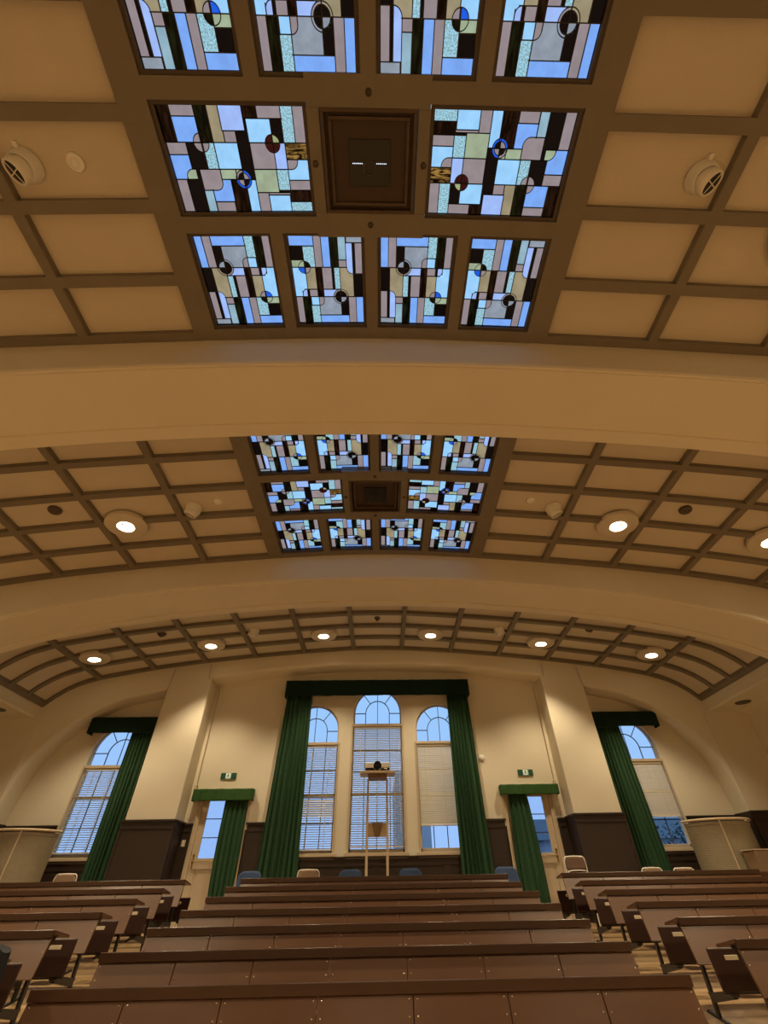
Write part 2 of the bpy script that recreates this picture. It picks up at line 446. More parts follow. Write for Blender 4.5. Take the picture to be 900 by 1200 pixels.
for w, lb in zip(WIN, WL):
    cx, r, zt = w['cx'], w['r'], w['zt']; sp = zt+.3; y = YW+.10
    wr = bpy.data.objects.new('window_%d' % w['n'], None); COL.objects.link(wr); wr.location = (cx, y, SILL); struct(wr, lb, 'window')
    mb = MB()
    fw = .035
    for s in (-1, 1): mb.box(min(cx+s*r, cx+s*(r-fw)), max(cx+s*r, cx+s*(r-fw)), y-.03, y+.05, SILL, sp)
    flat_arc(mb, cx, sp, r-fw, r, y-.03, y+.05)
    mb.box(cx-r, cx+r, y-.12, y+.05, zt-.04, zt+.02)      # transom
    mb.box(cx-r, cx+r, y-.03, y+.05, SILL, SILL+.07)
    mb.box(cx-r, cx+r, y-.03, y+.05, w['rail']-.03, w['rail']+.03)
    mb.build('window_frame', M['frame'], wr, .004)
    mb = MB(); b = .009
    for dx in (-.31, 0, .31):
        mb.box(cx+dx-b, cx+dx+b, y, y+.025, SILL+.05, zt)
    for z in w['rows']: mb.box(cx-r, cx+r, y, y+.025, z-b, z+b)
    mb.box(cx-b*.8, cx+b*.8, y, y+.02, zt, sp+r-.02)
    flat_arc(mb, cx, sp, .31-b, .31+b, y, y+.02)
    for s in (-1, 1):
        mb.box(cx+s*.31-b, cx+s*.31+b, y, y+.02, zt, sp)
        mb.box(min(cx+s*.31, cx+s*r), max(cx+s*.31, cx+s*r), y, y+.02, sp-b, sp+b)
        a = math.radians(52)
        p0 = Vector((cx+s*.31*math.cos(a), y+.01, sp+.31*math.sin(a))); p1 = Vector((cx+s*r*math.cos(a), y+.01, sp+r*math.sin(a)))
        mb.tube([p0, p1], .01, 0, 6)
    mb.build('glazing_bars', M['muntin'], wr)
    mb = MB()
    pts = [(cx-r, SILL), (cx+r, SILL), (cx+r, sp)]+[(cx+r*math.cos(PI*k/24), sp+r*math.sin(PI*k/24)) for k in range(1, 24)]+[(cx-r, sp)]
    n = len(pts); mb.add([(px, y+.012, pz) for px, pz in pts], [tuple(range(n))])
    mb.build('window_pane', M['pane'], wr)
    mb = MB(); mb.box(cx-r-.09, cx+r+.09, YW-.06, YW+.1, SILL-.06, SILL); mb.box(cx-r-.06, cx+r+.06, YW-.035, YW+.02, SILL-.10, SILL-.06)
    mb.build('window_sill', M['frame'], wr, .006)

# casing around the lower parts of side and middle windows
mb = MB()
for w in WIN:
    cx, r = w['cx'], w['r']
    for s in (-1, 1):
        a, b = sorted((cx+s*r, cx+s*(r+.045))); mb.box(a, b, YW-.02, YW+.01, SILL, w['zt']+.02)
trim(mb, 'narrow cream casings beside the windows', M['frame'], .003)

# ------------------------------------------------------------------ blinds
def blind(w, zbot, tilt, label, zones=()):
    cx, r, zt = w['cx'], w['r']-.02, w['zt']
    y = YW+.03
    t = root('venetian_blind', (cx, y, zbot), label, 'window blind', 'venetian blinds')
    mb = MB(); mb.box(cx-r, cx+r, y-.025, y+.025, zt-.085, zt-.045); mb.build('head_rail', M['slat'], t, .003)
    mb = MB(); z = zt-.11; k = 0
    while z > zbot+.03:
        a = math.radians(tilt)
        for z0, z1, tt in zones:
            if z0 < z < z1: a = math.radians(tt)
        dy, dz = math.cos(a)*.0225, math.sin(a)*.0225
        jx = random.uniform(-.002, .002); e = random.uniform(-.0015, .0015)
        mb.hexa([(cx-r, y-dy, z-dz-e), (cx+r, y-dy, z-dz+e), (cx+r, y+dy, z+dz+e), (cx-r, y+dy, z+dz-e),
                 (cx-r, y-dy, z-dz-e+.0025), (cx+r, y-dy, z-dz+e+.0025), (cx+r, y+dy, z+dz+e+.0025), (cx-r, y+dy, z+dz-e+.0025)])
        z -= .042; k += 1
    tag(mb.build('slats', M['slat'], t))
    mb = MB(); mb.box(cx-r, cx+r, y-.02, y+.02, zbot, zbot+.022); mb.build('bottom_rail', M['slat'], t, .003)
    mb = MB()
    for dx in (-.42, 0, .42):
        mb.box(cx+dx-.003, cx+dx+.003, y-.026, y-.022, zbot, zt-.06); mb.box(cx+dx-.003, cx+dx+.003, y+.022, y+.026, zbot, zt-.06)
    mb.build('ladder_cord', M['slat'], t)
    mb = MB(); mb.tube([(cx+r-.06, y-.035, zt-.08), (cx+r-.055, y-.035, 1.0)], .004, 0, 6); mb.build('tilt_wand', M['white'], t)
blind(WIN[0], .70, -12, 'fully lowered open-slatted blind in the far left arched window')
blind(WIN[1], .68, -12, 'open-slatted blind lowered in the window left of the projector', ((1.27, 1.62, 48),))
blind(WIN[2], .72, -16, 'open-slatted blind lowered behind the projector')
blind(WIN[3], 1.09, 64, 'closed cream blind half lowered in the window right of the projector')
blind(WIN[4], 1.19, 64, 'closed cream blind partly lowered in the far right arched window')

# ------------------------------------------------------------------ cloth
def curtain(name, x0t, x1t, x0b, x1b, y, zt, zb, folds, amp, m, label, group, seed, mid=None):
    rnd = random.Random(seed)
    n = folds*10; nz = 26
    ph = [rnd.uniform(-.25, .25) for _ in range(folds+2)]; am = [rnd.uniform(.6, 1.25) for _ in range(folds+2)]
    t = root(name, ((x0b+x1b)/2, y, zb), label, 'curtain', group)
    mb = MB(); P = []
    for j in range(nz+1):
        v = j/nz; row = []
        xa = x0t+(x0b-x0t)*v; xb = x1t+(x1b-x1t)*v
        if mid:
            w = 4*v*(1-v); xa += mid[0]*w; xb += mid[1]*w
        for i in range(n+1):
            u = i/n; f = u*folds; k = int(min(f, folds-1)); fr = f-k
            a = (am[k]*(1-fr)+am[k+1]*fr); p = (ph[k]*(1-fr)+ph[k+1]*fr)
            g = math.sin(2*PI*(f+p+.10*math.sin(3*v+k)))
            dy = amp*a*(.75+.35*v)*(g*.8+.2*math.sin(4*PI*(f+p)))
            row.append((xa+(xb-xa)*(u+.012*math.sin(2*PI*f*1.0+2*v+k)), y+dy, zt+(zb-zt)*v))
        P.append(row)
    mb.grid(P); mb.build('cloth', m, t, 0, .008)
    # heading tape and rail hooks
    mb = MB(); mb.box(min(x0t, x1t), max(x0t, x1t), y-.012, y+.012, zt-.02, zt+.03); mb.build('heading_tape', m, t)
    return t
def pelmet(x0, x1, yf, z0, z1, m, label, wave=.006):
    t = root('pelmet', ((x0+x1)/2, YW, z0), label, 'pelmet')
    mb = MB(); P = []
    n = int((x1-x0)/.03)
    for z in (z1, z1-.03, (z0+z1)/2, z0+.02, z0):
        row = [(x0, YW, z)]
        for i in range(n+1):
            u = i/n; row.append((x0+(x1-x0)*u, yf+wave*math.sin(u*n*.55)+.3*wave*math.sin(u*n*1.7), z+(.004*math.sin(u*n*.31) if z == z0 else 0)))
        row.append((x1, YW, z)); P.append(row)
    mb.grid(P); mb.build('valance_cloth', m, t, 0, .012)
    mb = MB(); mb.box(x0+.005, x1-.005, yf+.015, YW, z1-.03, z1-.005); mb.build('top_board', m, t)
CG = 'green curtains of the end wall'
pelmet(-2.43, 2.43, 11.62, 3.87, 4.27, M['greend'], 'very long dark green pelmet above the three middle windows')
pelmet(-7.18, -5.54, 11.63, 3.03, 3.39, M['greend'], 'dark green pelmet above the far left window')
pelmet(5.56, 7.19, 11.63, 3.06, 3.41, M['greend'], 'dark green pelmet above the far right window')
pelmet(-4.22, -2.87, 11.70, 1.60, 1.83, M['greenl'], 'short green pelmet above the left door', .012)
pelmet(2.90, 4.24, 11.70, 1.64, 1.84, M['greenl'], 'short green pelmet above the right door', .012)
curtain('curtain', -2.38, -1.74, -2.56, -1.66, 11.73, 3.90, -.50, 7, .05, M['green'], 'tall green curtain left of the three middle windows', CG, 1)
curtain('curtain', 2.40, 1.83, 2.52, 1.80, 11.73, 3.90, -.50, 7, .05, M['green'], 'tall green curtain right of the three middle windows', CG, 2)
curtain('curtain', -6.13, -5.47, -6.15, -5.47, 11.765, 3.05, -.50, 8, .03, M['green'], 'green curtain drawn to the pilaster side of the far left window', CG, 3)
curtain('curtain', 6.20, 5.47, 6.34, 5.47, 11.765, 3.07, -.50, 8, .03, M['green'], 'green curtain drawn to the pilaster side of the far right window', CG, 4)
curtain('curtain', -3.46, -2.96, -3.42, -3.00, 11.78, 1.66, -.50, 5, .03, M['green'], 'short green curtain hanging over the left door', CG, 5, (-.05, .03))
curtain('curtain', 3.50, 3.06, 3.60, 2.98, 11.78, 1.68, -.50, 5, .03, M['green'], 'short green curtain hanging over the right door', CG, 6, (.03, -.02))

# ------------------------------------------------------------------ doors
def door(n, s, label):
    cx = s*3.5; y = YW-.0
    t = bpy.data.objects.new('door_%d' % n, None); COL.objects.link(t); t.location = (cx, y, -.53); struct(t, label, 'door')
    mb = MB()
    for a, b in ((-.60, -.50), (.50, .60)): mb.box(cx+a, cx+b, y-.04, y+.08, -.53, 1.80)
    for a, b in ((-.575, -.545), (.545, .575)): mb.box(cx+a, cx+b, y-.055, y-.04, -.53, 1.82)
    mb.box(cx-.60, cx+.60, y-.04, y+.08, 1.74, 1.84); mb.build('door_frame', M['frame'], t, .004)
    mb = MB()
    x0, x1 = cx-.50, cx+.50; gz0, gz1 = .585, 1.62; gx0, gx1 = cx-.36, cx+.36
    mb.box(x0, gx0, y+.0, y+.045, -.52, 1.74); mb.box(gx1, x1, y+.0, y+.045, -.52, 1.74)
    mb.box(gx0, gx1, y+.0, y+.045, gz1, 1.74); mb.box(gx0, gx1, y+.0, y+.045, .40, gz0); mb.box(gx0, gx1, y, y+.045, -.52, -.36)
    mb.box(gx0, gx1, y+.015, y+.035, -.36, .40)
    mb.box(gx0+.06, gx1-.06, y+.005, y+.03, -.30, .34)
    mb.build('door_leaf', M['frame'], t, .004)
    mb = MB()
    for z in (.94, 1.28): mb.box(gx0, gx1, y+.015, y+.03, z-.008, z+.008)
    mb.box(cx-s*.0-.008, cx+.008, y+.015, y+.03, gz0, gz1)
    mb.build('glazing_bars', M['muntin'], t)
    mb = MB(); mb.box(gx0, gx1, y+.02, y+.024, gz0, gz1); mb.build('door_pane', M['pane'], t)
    mb = MB(); hx = cx+s*.44
    mb.lathe([(0, 0), (.028, 0), (.028, .01), (.012, .014), (.012, .05)], (hx, y, .53), (0, -1, 0), 0, 16)
    mb.tube([(hx, y-.05, .53), (hx-s*.10, y-.055, .53), (hx-s*.62, y-.055, .53)], [.011, .012, .010], 0, 8)
    mb.box(hx-.018, hx+.018, y-.008, y, .42, .66)
    mb.lathe([(0, 0), (.02, 0), (.018, .02), (0, .024)], (hx, y-.006, .64), (0, -1, 0), 0, 12)
    mb.build('door_handle', M['brass'], t)
door(1, -1, 'cream half-glazed door left of the middle windows'); door(2, 1, 'cream half-glazed door right of the middle windows')

# exit signs
def exit_sign(cx, zc_, s, label):
    y = YW; w = .18; h = .062
    t = root('exit_sign', (cx, y, zc_-h), label, 'exit sign')
    mb = MB(); mb.box(cx-w, cx+w, y-.03, y, zc_-h, zc_+h); mb.build('sign_box', M['exitg'], t, .003)
    mb = MB(); mb.box(cx-.062, cx+.048, y-.032, y-.030, zc_-h+.006, zc_+h-.006)
    mb.box(cx+.055, cx+.063, y-.032, y-.030, zc_-h+.008, zc_+h-.008)
    mb.build('white_doorway', M['exitw'], t)
    mb = MB(); yy = y-.0335
    mb.lathe([(0, 0), (.010, 0)], (cx-.004, yy, zc_+.037), (0, -1, 0), 0, 12)
    def seg(a, b, th):
        a = Vector((cx+a[0], yy, zc_+a[1])); b = Vector((cx+b[0], yy, zc_+b[1])); mb.tube([a, b], th, 0, 6)
    seg((-.006, .024), (-.012, -.004), .009); seg((-.012, -.004), (.012, -.016), .005); seg((.012, -.016), (.012, -.04), .005)
    seg((-.012, -.004), (-.022, -.028), .005); seg((-.022, -.028), (-.042, -.036), .005); seg((-.004, .020), (.022, .008), .004); seg((-.008, .020), (-.032, .004), .004)
    mb.build('running_figure', M['exitg'], t)
    mb = MB()   # white arrow on the green field
    ax = cx-.12
    mb.box(ax-.012, ax+.03, yy+.002, yy+.003, zc_-.006, zc_+.006)
    mb.add([(ax-.034, yy+.002, zc_), (ax-.008, yy+.002, zc_-.02), (ax-.008, yy+.002, zc_+.02)], [(0, 1, 2)])
    mb.build('arrow', M['exitg'], t)
exit_sign(-3.545, 2.112, -1, 'green exit sign with a running figure above the left door')
exit_sign(3.59, 2.105, 1, 'green exit sign with a running figure above the right door')

# light switch, alarm disc, conduits
t = root('switch_plate', (-4.22, YW-.03, .79), 'small cream double switch plate on the dark panelling beside the left door', 'switch')
mb = MB(); mb.box(-4.262, -4.178, YW-.045, YW-.03, .785, .905); mb.build('plate', M['insert'], t, .003)
mb = MB(); mb.box(-4.24, -4.20, YW-.05, YW-.045, .80, .84); mb.box(-4.24, -4.20, YW-.05, YW-.045, .85, .89); mb.build('rocker', M['white'], t, .002)
mb = MB(); mb.lathe([(0, .05), (.04, .048), (.065, .03), (.07, 0)], (2.58, YW, 2.43), (0, -1, 0))
tag(mb.build('alarm_bell', M['white']), 'small round white alarm fitting beside the right tall curtain', 'alarm')
def conduit(pts, r, label, box=None):
    t = root('conduit', pts[-1], label, 'conduit')
    mb = MB(); mb.tube(pts, r, 0, 8); mb.build('pipe', M['pipe'], t)
    if box:
        x, y, z = box; mb = MB(); mb.box(x-.035, x+.035, y-.05, y, z-.07, z+.05); mb.build('junction_box', M['pipe'], t, .004)
for s, nm in ((-1, 'left'), (1, 'right')):
    conduit([(s*4.45, YF-.015, 4.62), (s*4.43, YF-.015, 4.27), (s*4.36, YF+.02, 4.20), (s*4.28, YF+.3, 4.17), (s*4.25, YW-.04, 4.12), (s*4.24, YW-.035, 1.95)], .012,
            'thin cream conduit running down to a junction box beside the %s door' % nm, (s*4.245, YW-.005, 1.88))
    conduit([(s*5.36, YF-.015, 4.50), (s*5.40, YF-.015, 4.02), (s*5.46, YF+.0, 3.93), (s*5.46, YF+.08, 3.93)], .012, 'short cream conduit at the outer top corner of the %s pilaster' % nm)

# ------------------------------------------------------------------ stained glass
G = dict(
 lb=glassmat('light_blue_glass', (152, 208, 252)), bl=glassmat('blue_glass', (122, 168, 242)), lv=glassmat('lavender_blue_glass', (160, 186, 245)),
 gr=glassmat('rose_grey_glass', (146, 134, 138)), gb=glassmat('blue_grey_glass', (142, 152, 166), 'marble'), tn=glassmat('tan_glass', (152, 140, 112), 'marble'),
 pg=glassmat('pale_green_glass', (158, 170, 142), 'marble'), tx=glassmat('rippled_clear_glass', (165, 205, 212), 'ripple'), pb=glassmat('pale_aqua_glass', (140, 172, 188), 'marble'),
 bk=glassmat('black_glass', (10, 7, 8)), gk=glassmat('green_black_glass', (16, 20, 8), 'streak'), br=glassmat('dark_brown_glass', (30, 14, 8), 'streak'),
 am=glassmat('amber_streaked_glass', (52, 26, 8), 'amber', tuple(min(1, lin((160, 122, 62))[i]/SKY[i]) for i in range(3))), sb=glassmat('strong_blue_glass', (28, 92, 225)),
 mr=glassmat('maroon_glass', (52, 14, 16)), yl=glassmat('pale_yellow_glass', (170, 165, 120)))
GK = list(G); GI = {k: i for i, k in enumerate(GK)}
# pieces: (u0,v0,u1,v1,colour[,rounded corner,radius]); corner: tl,tr,bl,br
DA = [(0,0,.108,.331,'bl'),(.108,0,.22,.331,'gr'),(.22,0,.67,.105,'bl'),(.22,.105,.335,.331,'bk'),(.335,.105,.66,.331,'gb'),(.66,0,.785,.226,'tx'),
      (.66,.226,.777,.331,'lb'),(.785,0,.90,.331,'gk'),(.90,0,1,.331,'gr'),
      (0,.331,.133,.595,'bk'),(.133,.331,.327,.666,'tn'),(.327,.331,.585,.418,'lv'),(.327,.418,.408,.666,'tx'),(.408,.418,.44,.666,'bk'),(.44,.418,.58,.666,'gr'),
      (.58,.331,.67,.666,'br'),(.67,.331,.79,.418,'gr'),(.67,.418,.812,.666,'tn'),(.79,.331,.82,.418,'bk'),(.812,.418,1,.666,'lb'),(.89,.331,1,.418,'lb'),(.82,.331,.89,.418,'lb'),
      (0,.595,.10,.925,'gr'),(.10,.595,.135,.925,'bk'),(.225,.666,.335,.745,'gr'),(.225,.745,.333,1,'pb'),(.135,.595,.225,.925,'lv','tr',.09),
      (0,.925,.215,1,'gb'),(.335,.666,.447,1,'gk'),(.447,.666,.56,1,'bl'),(.56,.666,.665,1,'gr'),(.665,.666,.822,.89,'tx'),(.822,.666,1,.745,'pg'),
      (.822,.745,1,.89,'bk'),(.665,.89,1,1,'bl'),
      (.585,.226,.66,.331,'gr','tl',.07),(.82,.331,.89,.418,'lv','br',.065)]
CA = [(.33,.331,.110,.088,('gb','bk','bk','bk'),('gr',.085,.068)),(.822,.666,.085,.068,('gr','sb','gk','pg'),None)]
DC = [(0,0,.09,.322,'br'),(.085,0,.25,.097,'gr'),(.085,.097,.248,.322,'bl'),(.248,0,.337,.322,'gk'),(.337,0,.42,.322,'tn'),(.415,0,.575,.218,'lv'),(.42,.218,.505,.322,'gr'),
      (.505,.218,.60,.322,'bk'),(.575,0,.675,.11,'br'),(.59,.11,.76,.322,'lb'),(.575,.11,.59,.218,'bk'),(.675,0,.84,.11,'gr'),(.76,.11,.845,.322,'bk'),(.84,0,.924,.322,'tx'),(.924,0,1,.322,'gr'),
      (0,.322,.145,.434,'gr'),(0,.434,.14,.668,'bl'),(.14,.322,.257,.569,'bk'),(.257,.322,.337,.569,'tx'),(.337,.322,.505,.569,'lb'),(.505,.322,.592,.67,'bk'),(.592,.322,.76,.569,'gr'),
      (.76,.322,.845,.569,'lv'),(.845,.322,1,.475,'am'),(.845,.475,1,.675,'lb'),(.845,.475,.923,.569,'gr','br',.05),
      (.09,.569,.166,.668,'pg','tl',.05),(.14,.569,.19,.668,'bk'),(.09,.569,.166,.668,'pg','tl',.05),(.34,.569,.455,.668,'pg'),(.455,.569,.505,.668,'pg'),
      (.59,.569,.757,.80,'pg'),(.757,.569,.845,.777,'tx'),(.757,.777,.845,.80,'bk'),
      (0,.668,.08,1,'gr'),(.08,.668,.188,1,'bk'),(.188,.777,.255,1,'pb'),(.255,.668,.405,.895,'bl'),(.257,.895,.40,1,'gr'),(.19,.569,.34,.777,'gr','br',.05),
      (.405,.668,.515,1,'br'),(.515,.67,.59,1,'lb'),(.59,.80,.673,1,'gr'),(.673,.80,.845,.825,'gr'),(.673,.825,.835,1,'lb'),(.845,.675,1,.777,'gr'),
      (.84,.777,1,.895,'br'),(.835,.895,1,1,'tx')]
CC = [(.25,.325,.053,.085,('gr','gk','gr','gr'),None),(.757,.33,.052,.083,('mr','yl','mr','mr'),None),(.503,.668,.056,.092,('bk','gr','gr','bk'),('sb',.040,.065))]
def glass_mesh(D, C, W, L, flip):
    """returns glass MB and leading MB centred on the origin, W along x, L along y"""
    us = {0., 1.}; vs = {0., 1.}
    for p in D: us |= {p[0], p[2]}; vs |= {p[1], p[3]}
    def fill(s, st):
        s = sorted(s); out = []
        for a, b in zip(s, s[1:]):
            n = max(1, int(math.ceil((b-a)/st))); out += [a+(b-a)*i/n for i in range(n)]
        return out+[s[-1]]
    U = fill(us, .012*(.76/W)**.5 if W < 1 else .0075); V = fill(vs, .012)
    def inside(p, u, v):
        if not (p[0] <= u <= p[2] and p[1] <= v <= p[3]): return False
        if len(p) > 5:
            c, ru = p[5], p[6]; rv = ru*W/L
            cu = p[0]+ru if c[1] == 'l' else p[2]-ru; cv = p[1]+rv if c[0] == 't' else p[3]-rv
            du = (cu-u)/ru if c[1] == 'l' else (u-cu)/ru; dv = (cv-v)/rv if c[0] == 't' else (v-cv)/rv
            if du > 0 and dv > 0 and du*du+dv*dv > 1: return False
        return True
    def colour(u, v):
        r = None
        for p in D:
            if inside(p, u, v): r = p[4]
        for cu, cv, ru, rv, qd, ring in C:
            d = math.hypot((u-cu)/ru, (v-cv)/rv)
            if d < 1:
                k = (0 if v < cv else 2)+(0 if u < cu else 1)
                if ring and math.hypot((u-cu)/ring[1], (v-cv)/ring[2]) > 1:
                    r = ring[0] if (k in (0, 3) or ring[0] == 'sb') and not (ring[0] == 'gr' and k == 0) else ('gr' if ring[0] == 'sb' else r)
                    if ring[0] == 'sb' and k in (0, 3): r = 'gr' if k == 0 else 'sb'
                else: r = qd[k]
        return r or 'bk'
    sgn = -1 if flip else 1
    X = lambda u: sgn*(u-.5)*W; Yv = lambda v: sgn*(v-.5)*L
    g = MB(); nu, nv = len(U), len(V)
    g.v = [(X(u), Yv(v), 0) for v in V for u in U]
    for j in range(nv-1):
        for i in range(nu-1):
            g.f.append([j*nu+i, j*nu+i+1, (j+1)*nu+i+1, (j+1)*nu+i]); g.sm.append(False)
            g.m.append(GI[colour((U[i]+U[i+1])/2, (V[j]+V[j+1])/2)])
    ld = MB(); b = .0038; seen = set()
    def bar(x0, y0, x1, y1):
        k = tuple(sorted(((round(x0, 3), round(y0, 3)), (round(x1, 3), round(y1, 3)))))
        if k in seen: return
        seen.add(k)
        ld.box(min(x0, x1)-b, max(x0, x1)+b, min(y0, y1)-b, max(y0, y1)+b, -.007, .004)
    def arc(cu, cv, ru, rv, a0, a1, n=10):
        P = [(X(cu+ru*math.cos(a0+(a1-a0)*k/n)), Yv(cv+rv*math.sin(a0+(a1-a0)*k/n)), -.002) for k in range(n+1)]
        ld.tube(P, b, 0, 6)
    def covered(i, a, c):   # piece i's edge is painted over by a later piece
        for p in D[i+1:]:
            if inside(p, *a) and inside(p, *c): return True
        return False
    for i, p in enumerate(D):
        u0, v0, u1, v1 = p[:4]; ru = p[6] if len(p) > 5 else 0; rv = ru*W/L; c = p[5] if ru else ''
        e = .004
        def cut(cn, u=True): return (ru if u else rv) if c == cn else 0
        edges = [((u0+cut('tl'), v0), (u1-cut('tr'), v0)), ((u0+cut('bl'), v1), (u1-cut('br'), v1)),
                 ((u0, v0+cut('tl', 0)), (u0, v1-cut('bl', 0))), ((u1, v0+cut('tr', 0)), (u1, v1-cut('br', 0)))]
        for a, q in edges:
            N = max(2, int(math.hypot(q[0]-a[0], q[1]-a[1])/.02)); run = None
            hor = abs(a[1]-q[1]) < 1e-6
            for k in range(N+1):
                ok = False
                if k < N:
                    m_ = (k+.5)/N; mu, mv = a[0]+(q[0]-a[0])*m_, a[1]+(q[1]-a[1])*m_
                    c1, c2 = (colour(mu, mv-.006), colour(mu, mv+.006)) if hor else (colour(mu-.006, mv), colour(mu+.006, mv))
                    ok = not any(inside(p2, mu, mv) and p2[0]+.003 < mu < p2[2]-.003 and p2[1]+.003 < mv < p2[3]-.003 for p2 in D[i+1:]) and not (c1 == c2 and c1 in ('lb', 'bk', 'bl', 'lv', 'tn'))
                if ok and run is None: run = k/N
                if not ok and run is not None:
                    e_ = k/N
                    bar(X(a[0]+(q[0]-a[0])*run), Yv(a[1]+(q[1]-a[1])*run), X(a[0]+(q[0]-a[0])*e_), Yv(a[1]+(q[1]-a[1])*e_)); run = None
        if ru:
            cu = u0+ru if c[1] == 'l' else u1-ru; cv = v0+rv if c[0] == 't' else v1-rv
            a0 = {'br': 0, 'bl': PI/2, 'tl': PI, 'tr': -PI/2}[c]; arc(cu, cv, ru, rv, a0, a0+PI/2)
    for cu, cv, ru, rv, qd, ring in C:
        arc(cu, cv, ru, rv, 0, 2*PI, 32)
        if ring: arc(cu, cv, ring[1], ring[2], 0, 2*PI, 28)
        bar(X(cu-ru), Yv(cv), X(cu+ru), Yv(cv)); bar(X(cu), Yv(cv-rv), X(cu), Yv(cv+rv))
    bar(-W/2, -L/2, W/2, -L/2); bar(-W/2, L/2, W/2, L/2); bar(-W/2, -L/2, -W/2, L/2); bar(W/2, -L/2, W/2, L/2)
    return g, ld
M['lead'] = mat('black_lead_came', (.012, .012, .014), .5, .05, 9)
def frame_ring(W, L, w, z0, z1):
    mb = MB()
    mb.box(-W/2-w, W/2+w, -L/2-w, -L/2, z0, z1); mb.box(-W/2-w, W/2+w, L/2, L/2+w, z0, z1)
    mb.box(-W/2-w, -W/2, -L/2, L/2, z0, z1); mb.box(W/2, W/2+w, -L/2, L/2, z0, z1)
    return mb
def make_panel(D, C, W, L, flip):
    t = root('stained_glass_panel', (0, 0, 0), '', 'stained glass')
    g, ld = glass_mesh(D, C, W, L, flip)
    frame_ring(W, L, .031, -.032, .03).build('panel_frame', M['ribdk'], t)
    g.build('coloured_glass', [G[k] for k in GK], t); ld.build('leading', M['lead'], t)
    return t
XA0, XA1, XB0, XB1 = .097, .856, 1.047, 1.797
WA = (XA1-XA0+XB1-XB0)/2; LA = .905; WC = 1.797-.568; LC = .76
Y1c, Y2c, Y3c = .816-1.034, .816, .816+1.034
PA = make_panel(DA, CA, WA, LA, False); PB = make_panel(DA, CA, WA, LA, True)
PCl = make_panel(DC, CC, WC, LC, False); PCr = make_panel(DC, CC, WC, LC, True)
used = {}
GZ = .055
def place(proto, x, y, label, group):
    o = proto if proto.name not in used else dup(proto, (0, 0, 0))
    used[proto.name] = 1
    o.location = (x, y, zc(x)+GZ); o.rotation_euler = (0, -math.atan(slope(x)), 0)
    o['label'] = label; o['group'] = group
cols = [-(XB0+XB1)/2, -(XA0+XA1)/2, (XA0+XA1)/2, (XB0+XB1)/2]
pos4 = ['leftmost', 'second from left', 'third from left', 'rightmost']
for k, bay in ((0, 'nearer skylight'), (1, 'farther skylight')):
    o = k*BAYL; g = 'stained glass panels of the '+bay
    for (yy, rn) in ((Y1c, 'top row'), (Y3c, 'bottom row')):
        for j in range(4):
            place(PA if j % 2 == 0 else PB, cols[j], yy+o, '%s stained glass panel in the %s of the %s' % (pos4[j], rn, bay), g)
    place(PCl, -(.568+1.797)/2, Y2c+o, 'wide stained glass panel left of the wooden hatch in the '+bay, g)
    place(PCr, (.568+1.797)/2, Y2c+o, 'wide stained glass panel right of the wooden hatch in the '+bay, g)
    # framework that carries the panels
    mb = MB(); y0, y1 = B0+o, B1+o
    rows = [(y0, YC+o-1.034-LA/2), (YC+o-1.034+LA/2, YC+o-LC/2), (YC+o+LC/2, YC+o+1.034-LA/2), (YC+o+1.034+LA/2, y1)]
    for i_, (a, b) in enumerate(rows): ribcurve(mb, -1.9, 1.9, a if i_ == 0 else a+.03, b if i_ == 3 else b-.03, .10)
    for a, b in rows[1:3]: ribcurve(mb, -.53, .53, a-.002, b+.002, .10)
    for s in (-1, 1):
        riblong(mb, s*1.955, .25, y0, y1, .12)
        for a, b in ((y0, YC+o-LC/2-.03), (YC+o+LC/2+.03, y1)): riblong(mb, s*(XA1+XB0)/2, XB0-XA1-.06, a, b, .10)
        riblong(mb, s*.482, .11, YC+o-LC/2, YC+o+LC/2, .10)
        # raised bead beside the outer ribs
        riblong(mb, s*2.04, .03, y0, y1, .0, .05)
    for a, b in ((y0, YC+o-LC/2-.03), (YC+o+LC/2+.03, y1)): riblong(mb, 0, 2*XA0-.06, a, b, .10)
    trim(mb, 'brown wooden framework of the %s' % bay, M['rib'], .008)
    # central hatch
    t = root('ceiling_hatch', (0, YC+o, zc(0)), 'dark square wooden hatch in the middle of the '+bay, 'ceiling hatch', 'skylight hatches')
    w = .42; yc = YC+o; z = zc(0)
    mb = MB()
    for a, zz, b in ((w, .0, w-.03), (w-.06, .035, w-.09)):
        for q in ((-a, a, -a*.9, -b*.9), (-a, a, b*.9, a*.9), (-a, -b, -b*.9, b*.9), (b, a, -b*.9, b*.9)):
            mb.box(q[0], q[1], yc+q[2], yc+q[3], z+zz-.012, z+.12)
    mb.build('stepped_moulding', M['woodlt'], t, .004)
    mb = MB(); mb.box(-w, w, yc-w*.92, yc+w*.92, z+.06, z+.12); mb.build('hatch_board', M['wood'], t)
    mb = MB(); mb.box(-.19, .19, yc-.17, yc+.17, z+.045, z+.062); mb.build('centre_board', M['black'], t, .003)
    mb = MB(); P = [(.055*math.cos(a*PI/8), yc+.03+.055*math.sin(a*PI/8), z+.03) for a in range(-3, 11)]; mb.tube(P, .006, 0, 8)
    mb.tube([(0, yc+.085, z+.03), (0, yc+.085, z+.05)], .008, 0, 8)
    mb.build('ring_pull', M['ribdk'], t)
    if k == 0:  # two rows of tiny emissive squares in front of the centre board
        mb = MB()
        for s in (-1, 1):
            for q in range(7): mb.box(s*.11+q*.014-.048, s*.11+q*.014-.041, yc-.003, yc+.003, z+.038, z+.046)
        mb.build('tiny_lamps', M['led'], t)
    for i, (kx, ky) in enumerate(((0, -.475), (0, .475), (-.494, 0), (.494, 0))):
        mb = MB(); mb.lathe([(0, -.025), (.02, -.02), (.028, -.004), (.028, .01)], (kx, yc+ky, zc(kx)), (0, 0, 1), 0, 16); mb.build('knob', M['ribdk'], t)

